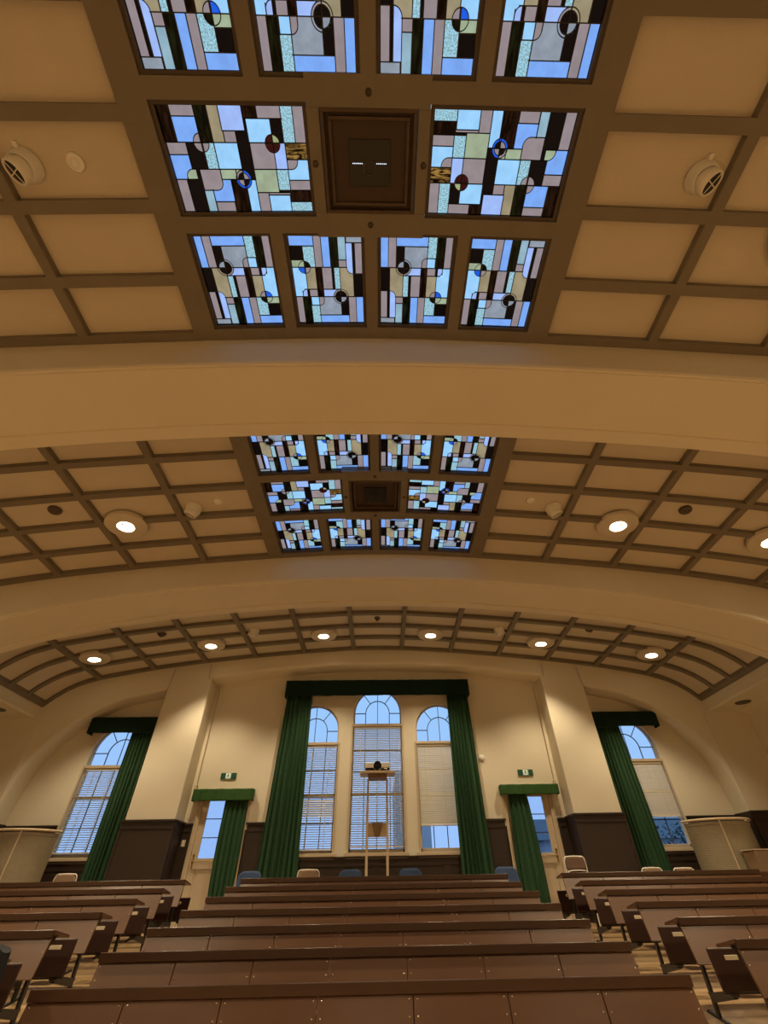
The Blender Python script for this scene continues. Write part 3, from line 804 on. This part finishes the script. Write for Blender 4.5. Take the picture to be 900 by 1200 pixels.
# ------------------------------------------------------------------ ceiling fittings
def light_at(x, y, parent, power, cone=122):
    L = bpy.data.lights.new('downlight', 'SPOT'); L.energy = power; L.color = (1., .79, .505); L.spot_size = math.radians(cone); L.spot_blend = .6
    L.shadow_soft_size = .10
    o = bpy.data.objects.new('lamp_light', L); COL.objects.link(o); o.parent = parent; o.location = (0, 0, -.06); return o
POW = 150
def downlight(x, y, label, power=150):
    z = zc(x)
    t = root('ceiling_downlight', (x, y, z), label, 'ceiling light', 'round recessed ceiling lights')
    ax = (0, 0, 1)
    mb = MB(); mb.lathe([(.135, -.034), (.15, -.042), (.17, -.036), (.315, -.022), (.33, -.01), (.33, .05)], (x, y, z), ax, 0, 48); mb.build('ceiling_plate', M['panel'], t)
    mb = MB(); mb.lathe([(.135, -.034), (.128, -.02), (.10, .05), (.07, .09), (.0, .095)], (x, y, z), ax, 0, 32); mb.build('reflector', M['reflector'], t)
    mb = MB(); P = [(x+.108*math.cos(a*PI/16), y+.108*math.sin(a*PI/16), z-.022) for a in range(33)]; mb.tube(P, .016, 0, 8, False)
    mb.lathe([(0, -.012), (.035, -.008), (.055, .012), (.045, .05), (0, .07)], (x, y, z), ax, 0, 24)
    mb.build('bulb', M['bulb'], t)
    light_at(x, y, t, power, 106 if y > 9 else 130)
    t.rotation_euler = (0, -math.atan(slope(x))*.8, 0)
    return t
nm3 = ['first', 'second', 'third', 'fourth', 'fifth', 'sixth']
for i, x in enumerate((-6.83, -4.18, -1.38, 1.37, 4.18, 6.81)):
    downlight(x, 10.33 if abs(x) < 6 else 10.18, '%s from left of six lit round ceiling lights nearest the end wall' % nm3[i], 255)
for x, lb in ((-6.7, 'lit round ceiling light left of the farther skylight, near the side wall'), (-4.21, 'lit round ceiling light left of the farther skylight'), (4.2, 'lit round ceiling light right of the farther skylight'), (6.68, 'lit round ceiling light right of the farther skylight, near the side wall')):
    downlight(x, 5.62, lb, 530)
for x, lb in ((-4.25, 'lit round ceiling light left of the nearer skylight'), (4.25, 'lit round ceiling light right of the nearer skylight'), (-6.8, 'outer lit round ceiling light left of the nearer skylight'), (6.8, 'outer lit round ceiling light right of the nearer skylight')):
    downlight(x, 1.2, lb, 320)
for x, lb in ((-4.25, 'left lit round ceiling light behind the viewer'), (4.25, 'right lit round ceiling light behind the viewer'), (0, 'middle lit round ceiling light behind the viewer')):
    downlight(x, -3.3, lb, 230)

def nozzle(x, y, s, label):
    z = zc(x)+.08
    t = root('air_nozzle', (x, y, z), label, 'air nozzle', 'round ceiling air nozzles')
    mb = MB(); mb.lathe([(.135, .0), (.135, -.02), (.125, -.045), (.118, -.10), (.10, -.115)], (x, y, z), (0, 0, 1), 0, 32)
    mb.box(x-.018, x+.018, y-.17, y-.12, z-.035, z); mb.build('base', M['white'], t)
    d = Vector((s*.42, .22, -.88)).normalized(); c = Vector((x+s*.015, y+.01, z-.085))
    mb = MB(); mb.lathe([(.105, -.03), (.11, .02), (.105, .075), (.092, .08), (.088, .05), (0, .045)], c, d, 0, 32); mb.build('swivel_barrel', M['white'], t)
    u = d.cross(Vector((0, 0, 1))).normalized(); w = d.cross(u)
    mb = MB(); mb.lathe([(0, .066), (.087, .066)], c, d, 0, 24); mb.build('throat', M['steel'], t)
    mb = MB()
    for q in (u, w): mb.tube([c+d*.074-q*.088, c+d*.074+q*.088], .005, 0, 6)
    mb.build('cross_bars', M['white'], t)
for y, where in ((.845, 'near the nearer skylight'), (5.38, 'near the farther skylight'), (9.9, 'near the end wall')):
    for s, side in ((-1, 'left'), (1, 'right')): nozzle(s*3.05, y, s, 'cream swivel air nozzle on the %s of the ceiling, %s' % (side, where))
def disc(name, x, y, r, h, m, label, cat, group):
    z = zc(x)+.08
    t = root(name, (x, y, z), label, cat, group)
    mb = MB(); mb.lathe([(r, 0), (r, -h*.5), (r*.85, -h), (r*.55, -h)], (x, y, z), (0, 0, 1), 0, 28); mb.build('base', m, t)
    mb = MB(); mb.lathe([(r*.55, -h), (r*.45, -h*1.5), (r*.2, -h*1.9), (0, -h*1.95)], (x, y, z), (0, 0, 1), 0, 24); mb.build('sensor_head', m, t)
for s, y, lb in ((-1, .825, 'white round smoke detector left of the nearer skylight'), (-1, 5.27, 'white round smoke detector left of the farther skylight'), (1, 5.24, 'white round smoke detector right of the farther skylight')):
    disc('smoke_detector', s*2.63, y, .075, .02, M['white'], lb, 'smoke detector', 'white smoke detectors')
for x, y, lb in ((-5.13, 5.18, 'brown round heat sensor left of the farther skylight'), (5.13, 5.17, 'brown round heat sensor right of the farther skylight'),
                 (-5.11, 9.58, 'brown round heat sensor on the left of the bay by the end wall'), (5.11, 9.47, 'brown round heat sensor on the right of the bay by the end wall'), (0, 9.64, 'brown round heat sensor in the middle of the bay by the end wall')):
    disc('heat_sensor', x, y, .10 if x else .07, .05, M['brown'], lb, 'heat sensor', 'brown heat sensors')
for s, side in ((-1, 'left'), (1, 'right')):
    t = root('unlit_downlight', (s*8.84, 10.62, 3.30), 'dark unlit recessed light in the %s side soffit' % side, 'ceiling light')
    mb = MB(); mb.lathe([(.15, -.004), (.165, -.01), (.175, 0)], (s*8.84, 10.62, 3.30), (0, 0, 1), 0, 28); mb.build('rim', M['ribdk'], t)
    mb = MB(); mb.lathe([(0, -.003), (.15, -.003)], (s*8.84, 10.62, 3.30), (0, 0, 1), 0, 28); mb.build('dark_well', M['black'], t)

# ------------------------------------------------------------------ lecture benches
PITCH = .877; Y0 = 4.45; ZT0 = -.472; DZ = .1117
def bench_parts(x0, x1, n, seats, inner, nm, label, desk=True):
    """built with its base (front edge, floor level) at y=0, z=0"""
    t = root(nm, ((x0+x1)/2, 0, 0), label, 'bench')
    w = (x1-x0)/n; a = math.atan(.1274)
    if desk:
        mb = MB(); mb.hexa([(x0, -.025, .708), (x1, -.025, .708), (x1, .30, .655), (x0, .30, .655), (x0, -.025, .73), (x1, -.025, .73), (x1, .30, .677), (x0, .30, .677)]); mb.build('desktop', M['bench'], t, .004)
        mb = MB(); mb.box(x0, x1, -.045, -.025, .669, .731); mb.build('front_edge', M['fascia'], t, .004)
        for k in range(n):
            p0, p1 = x0+k*w+.0025, x0+(k+1)*w-.0025
            mb = MB(); mb.hexa([(p0, -.132, .39), (p1, -.132, .39), (p1, -.114, .385), (p0, -.114, .385), (p0, -.026, .668), (p1, -.026, .668), (p1, -.008, .664), (p0, -.008, .664)])
            pb = mb.build('front_panel', M['bench'], t, .004)
            for bx in (p0+.026, p1-.026):
                for bz in (.647, .57):
                    mb = MB(); mb.lathe([(.0065, 0), (.006, .002), (.003, .004), (0, .0045)], (bx, -.0265-(.668-bz)*.381, bz), (0, -1, .38), 0, 8); mb.build('bolt', M['chrome'], pb)
    # posts
    step = 2 if n > 4 else 1
    ps = [x0+.13]+[x0+w*k for k in range(step, n, step)]+[x1-.13]
    for px in ps:
        mb = MB()
        f = lambda y: y*.1274
        mb.box(px-.014, px+.014, .03, .075, f(.05), .66 if desk else .24)
        mb.hexa([(px-.018, -.12, f(-.12)), (px+.018, -.12, f(-.12)), (px+.018, .24, f(.24)), (px-.018, .24, f(.24)),
                 (px-.015, -.09, f(-.12)+.022), (px+.015, -.09, f(-.12)+.022), (px+.015, .21, f(.24)+.022), (px-.015, .21, f(.24)+.022)])
        if desk: mb.hexa([(px-.015, .04, .52), (px+.015, .04, .52), (px+.015, .09, .50), (px-.015, .09, .50), (px-.015, .04, .66), (px+.015, .04, .66), (px+.015, .27, .66), (px-.015, .27, .66)])
        if seats:
            mb.hexa([(px-.02, .03, .12), (px+.02, .03, .12), (px+.02, .08, .18), (px-.02, .08, .18), (px-.02, -.36, .19), (px+.02, -.36, .19), (px+.02, -.33, .24), (px-.02, -.33, .24)])
            mb.tube([(px-.035, -.35, .225), (px+.035, -.35, .225)], .028, 0, 12)
        mb.build('leg', M['steel'], t)
    if seats:
        for k in range(n):
            c = x0+(k+.5)*w
            if inner == 'l': c = x0+k*w+.215
            if inner == 'r': c = x1-k*w-.215
            sw = .205 if inner else .25
            mb = MB()
            z0, z1 = .235, .525; ya, yb = -.375, -.345
            mb.hexa([(c-sw+.012, ya-.02, z0), (c+sw-.012, ya-.02, z0), (c+sw-.012, yb-.02, z0), (c-sw+.012, yb-.02, z0), (c-sw, ya, z1), (c+sw, ya, z1), (c+sw, yb, z1), (c-sw, yb, z1)])
            st = mb.build('seat', M['seat'], t, .01)
            mb = MB(); mb.box(c-.065, c+.065, ya-.007, ya+.01, z1-.085, z1-.05); mb.build('hand_grip', M['insert'], st, .003)
            mb = MB(); mb.tube([(c-sw*.9, -.36, .23), (c+sw*.9, -.36, .23)], .012, 0, 8); mb.build('hinge_rod', M['steel'], st)
    return t
ordc = ['nearest', 'second', 'third', 'fourth', 'fifth', 'sixth', 'farthest']
def row_loc(i, x): return (x, Y0+PITCH*i, ZT0+DZ*i-.73)
b = bench_parts(-2.3, 2.3, 7, False, None, 'lecture_bench', 'nearest long brown bench row of the middle block'); b.location = row_loc(0, 0); b['group'] = 'benches of the middle block'
XI, XO = 3.24, 6.74
protos = {}
protos['c'] = bench_parts(-2.3, 2.3, 7, True, None, 'lecture_bench', '')
protos['r'] = bench_parts(XI, XO, 5, True, 'l', 'lecture_bench', '')
protos['l'] = bench_parts(-XO, -XI, 5, True, 'r', 'lecture_bench', '')
for key, x, nm in (('c', 0, 'middle'), ('r', (XI+XO)/2, 'right'), ('l', -(XI+XO)/2, 'left')):
    first = True
    for i in range(1, 7):
        if key == 'c': lb = '%s long brown bench row of the middle block, counted from the viewer' % ordc[i] if i < 6 else 'farthest long brown bench row of the middle block'
        else: lb = ('nearest', 'second', 'third', 'fourth', 'fifth', 'farthest')[i-1]+' brown bench row of the %s block across the aisle' % nm
        o = protos[key] if first else dup(protos[key], (0, 0, 0)); first = False
        o.location = row_loc(i, x); o['label'] = lb; o['group'] = 'benches of the %s block' % nm
# last row of tip-up seats, without a desk
for key, xa, xb, n, inn, nm in (('c', -2.3, 2.3, 7, None, 'middle'), ('r', XI, XO, 5, 'l', 'right'), ('l', -XO, -XI, 5, 'r', 'left')):
    o = bench_parts(xa, xb, n, True, inn, 'seat_row', 'row of tip-up seats behind the farthest bench of the %s block' % nm, False)
    o.location = (o.location.x, Y0+PITCH*7-.05, -.53-.03); o['category'] = 'seats'; o['group'] = 'rear rows of tip-up seats'
# extra low desk at the right end of the farthest row and pale board box on it
for s, side in ((1, 'right'), (-1, 'left')):
    t = root('side_desk', (s*7.55, Y0+PITCH*6+.1, -.53), 'brown desk at the outer end of the farthest row on the '+side, 'desk')
    xa, xb = sorted((s*6.80, s*8.3)); y = Y0+PITCH*6+.06
    mb = MB(); mb.box(xa, xb, y, y+.38, .15, .175); mb.build('desktop', M['bench'], t, .004)
    mb = MB(); mb.box(xa, xb, y-.0, y+.02, .085, .15); mb.build('front_edge', M['fascia'], t, .003)
    mb = MB(); mb.box(xa+.02, xb-.02, y+.025, y+.045, -.25, .10); mb.build('front_panel', M['bench'], t, .003)
    for px in (xa+.06, xb-.06):
        mb = MB(); mb.box(px-.02, px+.02, y+.05, y+.32, -.53, .15); mb.build('leg', M['steel'], t)

# ------------------------------------------------------------------ back-of-room furniture
def stack_chair(name, x, y, zf, htop, cloth, label, group=None, arch=.06, wdt=.24):
    t = root(name, (x, y, zf), label, 'chair', group)
    # backrest: curved padded shell
    mb = MB(); P = []
    for j in range(9):
        v = j/8; row = []
        for i in range(13):
            u = i/12*2-1; w = wdt*(1-.10*v**3); e = max(0, abs(u)-.55)/.45
            row.append((x+u*w, y+.05*(u*u)*-1+.02+.06*v, zf+htop-.32+(.32-arch*e*e)*v))
        P.append(row)
    mb.grid(P); mb.build('backrest', cloth, t, 0, .03)
    mb = MB(); mb.box(x-.22, x+.22, y-.42, y+.0, zf+.42, zf+.46); mb.build('seat', cloth, t, .015)
    for s in (-1, 1):
        for ya, yb in ((-.38, -.42), (-.02, .06)):
            mb = MB(); mb.tube([(x+s*.2, y+ya, zf+.43), (x+s*.22, y+yb, zf)], .012, 0, 8); mb.build('leg', M['white'], t)
        mb = MB(); mb.tube([(x+s*.2, y+.0, zf+.43), (x+s*.225, y+.03, zf+.6), (x+s*.2, y+.05, zf+htop-.12)], .011, 0, 8); mb.build('back_upright', M['white'], t)
    return t
BC = 'blue chairs along the end wall'
for x, lb in ((-2.50, 'blue-backed chair under the left tall curtain'), (-.51, 'blue-backed chair just left of the projector stand'), (.68, 'blue-backed chair just right of the projector stand'), (2.60, 'blue-backed chair beside the foot of the right door curtain')):
    stack_chair('chair', x, 11.1, -.53, .87, M['blue'], lb, BC)
def folding_chair(x, y, zf, htop, cloth, label, group, zs=1.):
    t = root('folding_chair', (x, y, zf), label, 'chair', group)
    w = .21
    P = [(x-w-.015, y+.10, zf), (x-w, y+.02, zf+htop-.22)]
    for k in range(9):
        a = PI-PI*k/8; P.append((x+(w-.07)*(1 if math.cos(a) > 0 else -1)*(abs(math.cos(a)) > 1e-6)+.07*math.cos(a), y+.02, zf+htop-.085+.07*math.sin(a)+.01*math.sin(PI*k/8)))
    P += [(x+w, y+.02, zf+htop-.22), (x+w+.015, y+.10, zf)]
    mb = MB(); mb.tube(P, .012, 0, 8); mb.build('tube_frame', M['white'], t)
    mb = MB(); G_ = []
    for j in range(9):
        v = j/8; hw = (w-.012)*(1-.0*v)*(math.sqrt(max(.0, 1-max(0, v-.55)**2/.27)) if v > .55 else 1)*(1 if v > .12 else .93)
        G_.append([(x+hw*(i/6-1), y-.005*math.cos((i/6-1)*PI/2), zf+htop-.21+.20*v) for i in range(13)])
    mb.grid(G_); mb.build('backrest', cloth, t, 0, .025)
    mb = MB(); mb.box(x-w+.01, x+w-.01, y-.38, y+.0, zf+.42, zf+.45); mb.build('seat', cloth, t, .012)
    for s in (-1, 1):
        mb = MB(); mb.tube([(x+s*(w-.02), y+.02, zf+.50), (x+s*(w-.01), y-.38, zf)], .011, 0, 8); mb.build('leg', M['white'], t)
    mb = MB(); P = [(x-w+.01, y-.05, zf+.42)]+[(x+(w-.03)*(k/6-1), y-.03, zf+htop-.235+.012*math.sin(PI*k/12)) for k in range(13)]+[(x+w-.01, y-.05, zf+.42)]
    mb.tube(P, .009, 0, 8); mb.build('lower_rail', M['white'], t)
    return t
TC = 'tan folding chairs along the end wall'
folding_chair(-1.33, 11.0, -.53, .875, M['tan'], 'tan folding chair with white frame under the window left of the projector', TC)
folding_chair(-6.03, 11.0, -.53, .875, M['tan'], 'tan folding chair under the far left window', TC)
folding_chair(3.985, 10.98, -.53, 1.01, M['taup'], 'brown-backed folding chair with white frame beside the right door', TC)
folding_chair(5.55, 11.10, -.53, .815, M['tan'], 'tan folding chair at the foot of the far right curtain', TC)
folding_chair(6.14, 11.0, -.53, .80, M['tan'], 'tan folding chair under the far right window', TC)

# projector stand and projector
cx, y = .018, 10.9
t = root('projector_stand', (cx, y, -.53), 'tall narrow beech stand carrying the projector in front of the middle window', 'projector stand')
mb = MB(); mb.box(cx-.385, cx+.385, y-.2, y+.28, 1.935, 1.965); mb.build('top_shelf', M['stand'], t, .004)
mb = MB(); mb.box(cx-.385, cx+.385, y-.22, y-.2, 1.925, 1.97); mb.build('shelf_edge', M['stand'], t, .003)
mb = MB(); mb.box(cx-.205, cx+.205, y-.14, y+.18, 1.845, 1.935); mb.build('support_box', M['boxw'], t, .004)
for s in (-1, 1):
    mb = MB(); xx = cx+s*.207
    mb.hexa([(xx-.024, y-.12, -.53), (xx+.024, y-.12, -.53), (xx+.024, y-.05, -.53), (xx-.024, y-.05, -.53), (xx-.024, y-.12, 1.30), (xx+.024, y-.12, 1.30), (xx+.024, y-.05, 1.30), (xx-.024, y-.05, 1.30)])
    mb.hexa([(xx-.024, y-.12, 1.30), (xx+.024, y-.12, 1.30), (xx+.024, y-.05, 1.30), (xx-.024, y-.05, 1.30), (xx-.006-.01*s, y-.06, 1.86), (xx+.012-.01*s, y-.06, 1.86), (xx+.012-.01*s, y-.0, 1.86), (xx-.006-.01*s, y-.0, 1.86)])
    mb.build('front_post', M['stand'], t)
    mb = MB(); mb.box(xx-.018, xx+.018, y+.12, y+.16, -.53, 1.86); mb.build('rear_post', M['stand'], t)
    mb = MB(); mb.box(xx-.02, xx+.02, y-.25, y+.30, -.53, -.49); mb.build('foot', M['stand'], t)
mb = MB(); mb.box(cx-.185, cx+.185, y-.06, y-.045, .825, 1.06); mb.build('cross_panel', M['stand'], t, .003)
mb = MB(); mb.hexa([(cx-.05, y-.07, .825), (cx+.05, y-.07, .825), (cx+.05, y-.06, .825), (cx-.05, y-.06, .825), (cx-.115, y-.10, 1.06), (cx+.115, y-.10, 1.06), (cx+.115, y-.06, 1.06), (cx-.115, y-.06, 1.06)]); mb.build('gusset', M['boxw'], t)
t = root('projector', (cx, y, 1.965), 'white projector with large black lens on the tall stand', 'projector')
zp = 1.985
mb = MB(); mb.box(cx-.275, cx+.275, y-.16, y+.20, zp+.05, zp+.155); mb.build('case', M['white'], t, .012)
mb = MB(); mb.box(cx-.265, cx+.265, y-.15, y+.19, zp-.0, zp+.052); mb.build('base', M['black'], t, .006)
mb = MB(); mb.lathe([(.092, 0), (.095, .02), (.088, .025)], (cx, y-.155, zp+.080), (0, -1, 0), 0, 32); mb.build('lens_ring', M['white'], t)
mb = MB(); mb.lathe([(.088, .0), (.088, .06), (.080, .062), (.070, .03), (0, .02)], (cx, y-.155, zp+.080), (0, -1, 0), 0, 32); mb.build('lens', M['black'], t)
mb = MB(); mb.tube([(cx+.14, y-.165, zp+.035), (cx+.19, y-.18, zp+.03), (cx+.21, y-.17, zp+.01)], .008, 0, 6); mb.build('cable', M['white'], t)
for s in (-1, 1):
    mb = MB(); mb.lathe([(.014, 0), (.014, .021)], (cx+s*.2, y-.12, 1.965), (0, 0, 1), 0, 12); mb.lathe([(.014, 0), (.014, .021)], (cx+s*.2, y+.14, 1.965), (0, 0, 1), 0, 12); mb.build('foot', M['black'], t)

# curved slatted screens in the rear corners
def screen(s, side):
    cx, cy, R = s*7.27, 11.2, .665; zf, ztop = -.53, 1.04
    t = root('curved_screen', (cx, cy, zf), 'tall half-round slatted screen in the %s rear corner' % side, 'screen', 'half-round slatted screens')
    mb = MB(); P = []; n = 40; zz = zf+.04
    def ring(r, z): return [(cx+r*math.cos(PI+PI*k/n), cy+r*.8*math.sin(PI+PI*k/n), z) for k in range(n+1)]
    rows = []
    while zz < ztop-.10:
        rows += [ring(R-.006, zz), ring(R, zz+.004), ring(R, zz+.018), ring(R-.006, zz+.022)]; zz += .026
    mb.grid(rows, 0, False); mb.build('slats', M['slatscreen'], t)
    mb = MB(); mb.grid([ring(R-.0, ztop-.11), ring(R+.012, ztop-.10), ring(R+.012, ztop-.055), ring(R, ztop-.05)], 0, False); mb.build('upper_band', M['slatscreen'], t)
    mb = MB(); mb.tube(ring(R+.03, ztop-.015), .022, 0, 10); mb.build('top_rail', M['stand'], t)
    mb = MB(); mb.tube(ring(R+.0, zf+.02), .02, 0, 8); mb.build('bottom_rail', M['boxw'], t)
    mb = MB(); k = 16 if s > 0 else 24
    p = ring(R+.006, 0)[k]; mb.box(p[0]-.012, p[0]+.012, p[1]-.012, p[1]+.006, zf+.03, ztop-.03); mb.build('batten', M['stand'], t)
screen(-1, 'left'); screen(1, 'right')
t = root('board_box', (7.75, 10.30, -.53), 'plain brown-beige cabinet at the right edge, in front of the slatted screen', 'cabinet')
mb = MB(); mb.box(7.20, 8.3, 10.25, 10.60, -.50, .49); mb.build('body', M['boxw'], t, .006)
mb = MB(); mb.box(7.18, 8.32, 10.235, 10.62, .49, .505); mb.build('top', M['stand'], t, .003)
mb = MB(); mb.box(7.24, 8.26, 10.29, 10.56, -.53, -.50); mb.build('plinth', M['dado'], t)

# ------------------------------------------------------------------ outside
mb = MB(); mb.box(.75, 2.35, 24, 30, -3, 4.3)
o = mb.build('neighbouring_building', M['outwall']); tag(o, 'grey-blue building seen through the middle windows', 'building')
t = root('neighbouring_house', (15, 25, -3), 'dark roofed house seen through the right door and window', 'building')
mb = MB(); mb.box(7.4, 22, 24, 32, -3, 1.7); mb.build('wall', M['outwall'], t)
mb = MB(); mb.hexa([(7.1, 23.7, 1.6), (22.5, 23.7, 1.6), (22.5, 32.5, 1.6), (7.1, 32.5, 1.6), (7.1, 25.2, 2.5), (22.5, 25.2, 2.5), (22.5, 31, 2.5), (7.1, 31, 2.5)]); mb.build('roof', M['outroof'], t)
t = root('garden_tree', (13.6, 19, -3), 'dark tree seen through the bottom of the far right window', 'tree')
mb = MB(); mb.tube([(13.6, 19, -3), (13.5, 19, -1), (13.7, 19, 1)], [.2, .15, .06], 0, 8); mb.build('trunk', M['outroof'], t)
mb = MB(); rnd = random.Random(3)
for k in range(3000):
    a = rnd.uniform(0, 2*PI); q = rnd.uniform(-1, 1); rr = 2.2*rnd.random()**.5
    c = Vector((13.0+rr*math.cos(a)*1.3, 19+rr*math.sin(a)*.8, .1+q*1.6)); d = Vector((rnd.uniform(-1, 1), rnd.uniform(-1, 1), rnd.uniform(-1, 1))).normalized()*.09; e = d.cross(Vector((rnd.uniform(-1, 1), .3, 1)))  .normalized()*.045
    mb.add([c-d, c+e, c+d, c-e], [(0, 1, 2, 3)])
mb.build('foliage', M['leaf'], t)
mb = MB(); mb.box(-60, 60, YW+.3, 80, -3.2, -3); struct(mb.build('ground', M['outroof']), 'ground outside the building')

# ------------------------------------------------------------------ coat at the left edge
CXX, CYY, CZF = -2.665, 4.16, FL(4.2)
def coat():
    x, y, z = CXX, CYY, CZF
    t = root('draped_coat', (x, y, z+.2), 'dark navy coat draped over a chair back at the lower left edge', 'coat')
    mb = MB(); P = []
    for j in range(15):
        v = j/14; row = []
        for i in range(33):
            a = 2*PI*i/32; c_, s_ = math.cos(a), math.sin(a)
            rx = .255+.05*v+.012*math.sin(5*a+4*v); ry = .075+.05*v+.014*math.sin(4*a+7*v)
            sq = lambda q: math.copysign(abs(q)**.75, q)
            sh = -.045*abs(c_)**4*(1-v)
            row.append((x+rx*sq(c_), y+ry*sq(s_), z+1.0-.70*v+sh+(.012*math.sin(6*a) if j == 14 else 0)))
        P.append(row)
    mb.grid(P); top = [[(x+(p[0]-x)*k, y+(p[1]-y)*k, p[2]+.02*(1-k*k)) for p in P[0]] for k in (1, .7, .4, .05)]
    mb.grid(top); mb.build('cloth', M['coat'], t)
    mb = MB(); mb.tube([(x+.2, y-.08, z+.95), (x+.28, y-.12, z+.72), (x+.30, y-.13, z+.42), (x+.29, y-.12, z+.24)], [.05, .065, .06, .05], 0, 14); mb.build('sleeve', M['coat'], t)
    mb = MB(); mb.tube([(x-.10, y-.03, z+1.0), (x, y-.05, z+1.025), (x+.10, y-.03, z+1.0)], [.025, .035, .025], 0, 10); mb.build('collar', M['coat'], t)
stack_chair('chair', CXX, CYY-.06, CZF, .96, M['blue'], 'blue chair hidden under the dark coat at the lower left edge', None)
coat()

# ------------------------------------------------------------------ world, camera, view
w = bpy.data.worlds.new('dusk_sky'); SC.world = w; w.use_nodes = True
nt = w.node_tree; bg = nt.nodes['Background']
tc = nt.nodes.new('ShaderNodeTexCoord'); sx = nt.nodes.new('ShaderNodeSeparateXYZ'); nt.links.new(tc.outputs['Generated'], sx.inputs[0])
rp = nt.nodes.new('ShaderNodeMapRange'); rp.inputs[1].default_value = -.05; rp.inputs[2].default_value = .5; nt.links.new(sx.outputs['Z'], rp.inputs[0])
mx = nt.nodes.new('ShaderNodeMix'); mx.data_type = 'RGBA'
mx.inputs[6].default_value = (*lin((158, 195, 250)), 1); mx.inputs[7].default_value = (*SKY, 1)
nt.links.new(rp.outputs[0], mx.inputs[0]); nt.links.new(mx.outputs[2], bg.inputs['Color']); bg.inputs['Strength'].default_value = 1.0

cam = bpy.data.cameras.new('camera'); co = bpy.data.objects.new('camera', cam); COL.objects.link(co)
F, pitch, yaw, roll, CX, CY = 500.35, .7249, .0285, -.0188, 458.09, 601.06
f = Vector((math.sin(yaw)*math.cos(pitch), math.cos(yaw)*math.cos(pitch), math.sin(pitch)))
r = Vector((math.cos(yaw), -math.sin(yaw), 0)); u = r.cross(f)
r2 = r*math.cos(roll)+u*math.sin(roll); u2 = u*math.cos(roll)-r*math.sin(roll)
R = Matrix((r2, u2, -f)).transposed().to_4x4()
co.matrix_world = Matrix.Translation((.112, 0, 0)) @ R
cam.sensor_fit = 'VERTICAL'; cam.sensor_height = 24.; cam.lens = 24.*F/1200
cam.shift_x = -(CX-450)/1200; cam.shift_y = (CY-600)/1200
cam.clip_start = .05; cam.clip_end = 300
SC.camera = co
bpy.context.view_layer.update()
for o in list(COL.objects):
    if o.parent is None: o.location.z += ZO
for o in list(bpy.data.objects):
    if o.name.startswith('downlight') and o.parent is None: pass
SC.view_settings.view_transform = 'Standard'; SC.view_settings.look = 'None'
SC.view_settings.gamma = 1; SC.view_settings.use_curve_mapping = False
SC.view_settings.exposure = 0.09
SC.cycles.use_denoising = True
SC.cycles.max_bounces = 10; SC.cycles.diffuse_bounces = 5; SC.cycles.transparent_max_bounces = 16
SC.cycles.sample_clamp_indirect = 4
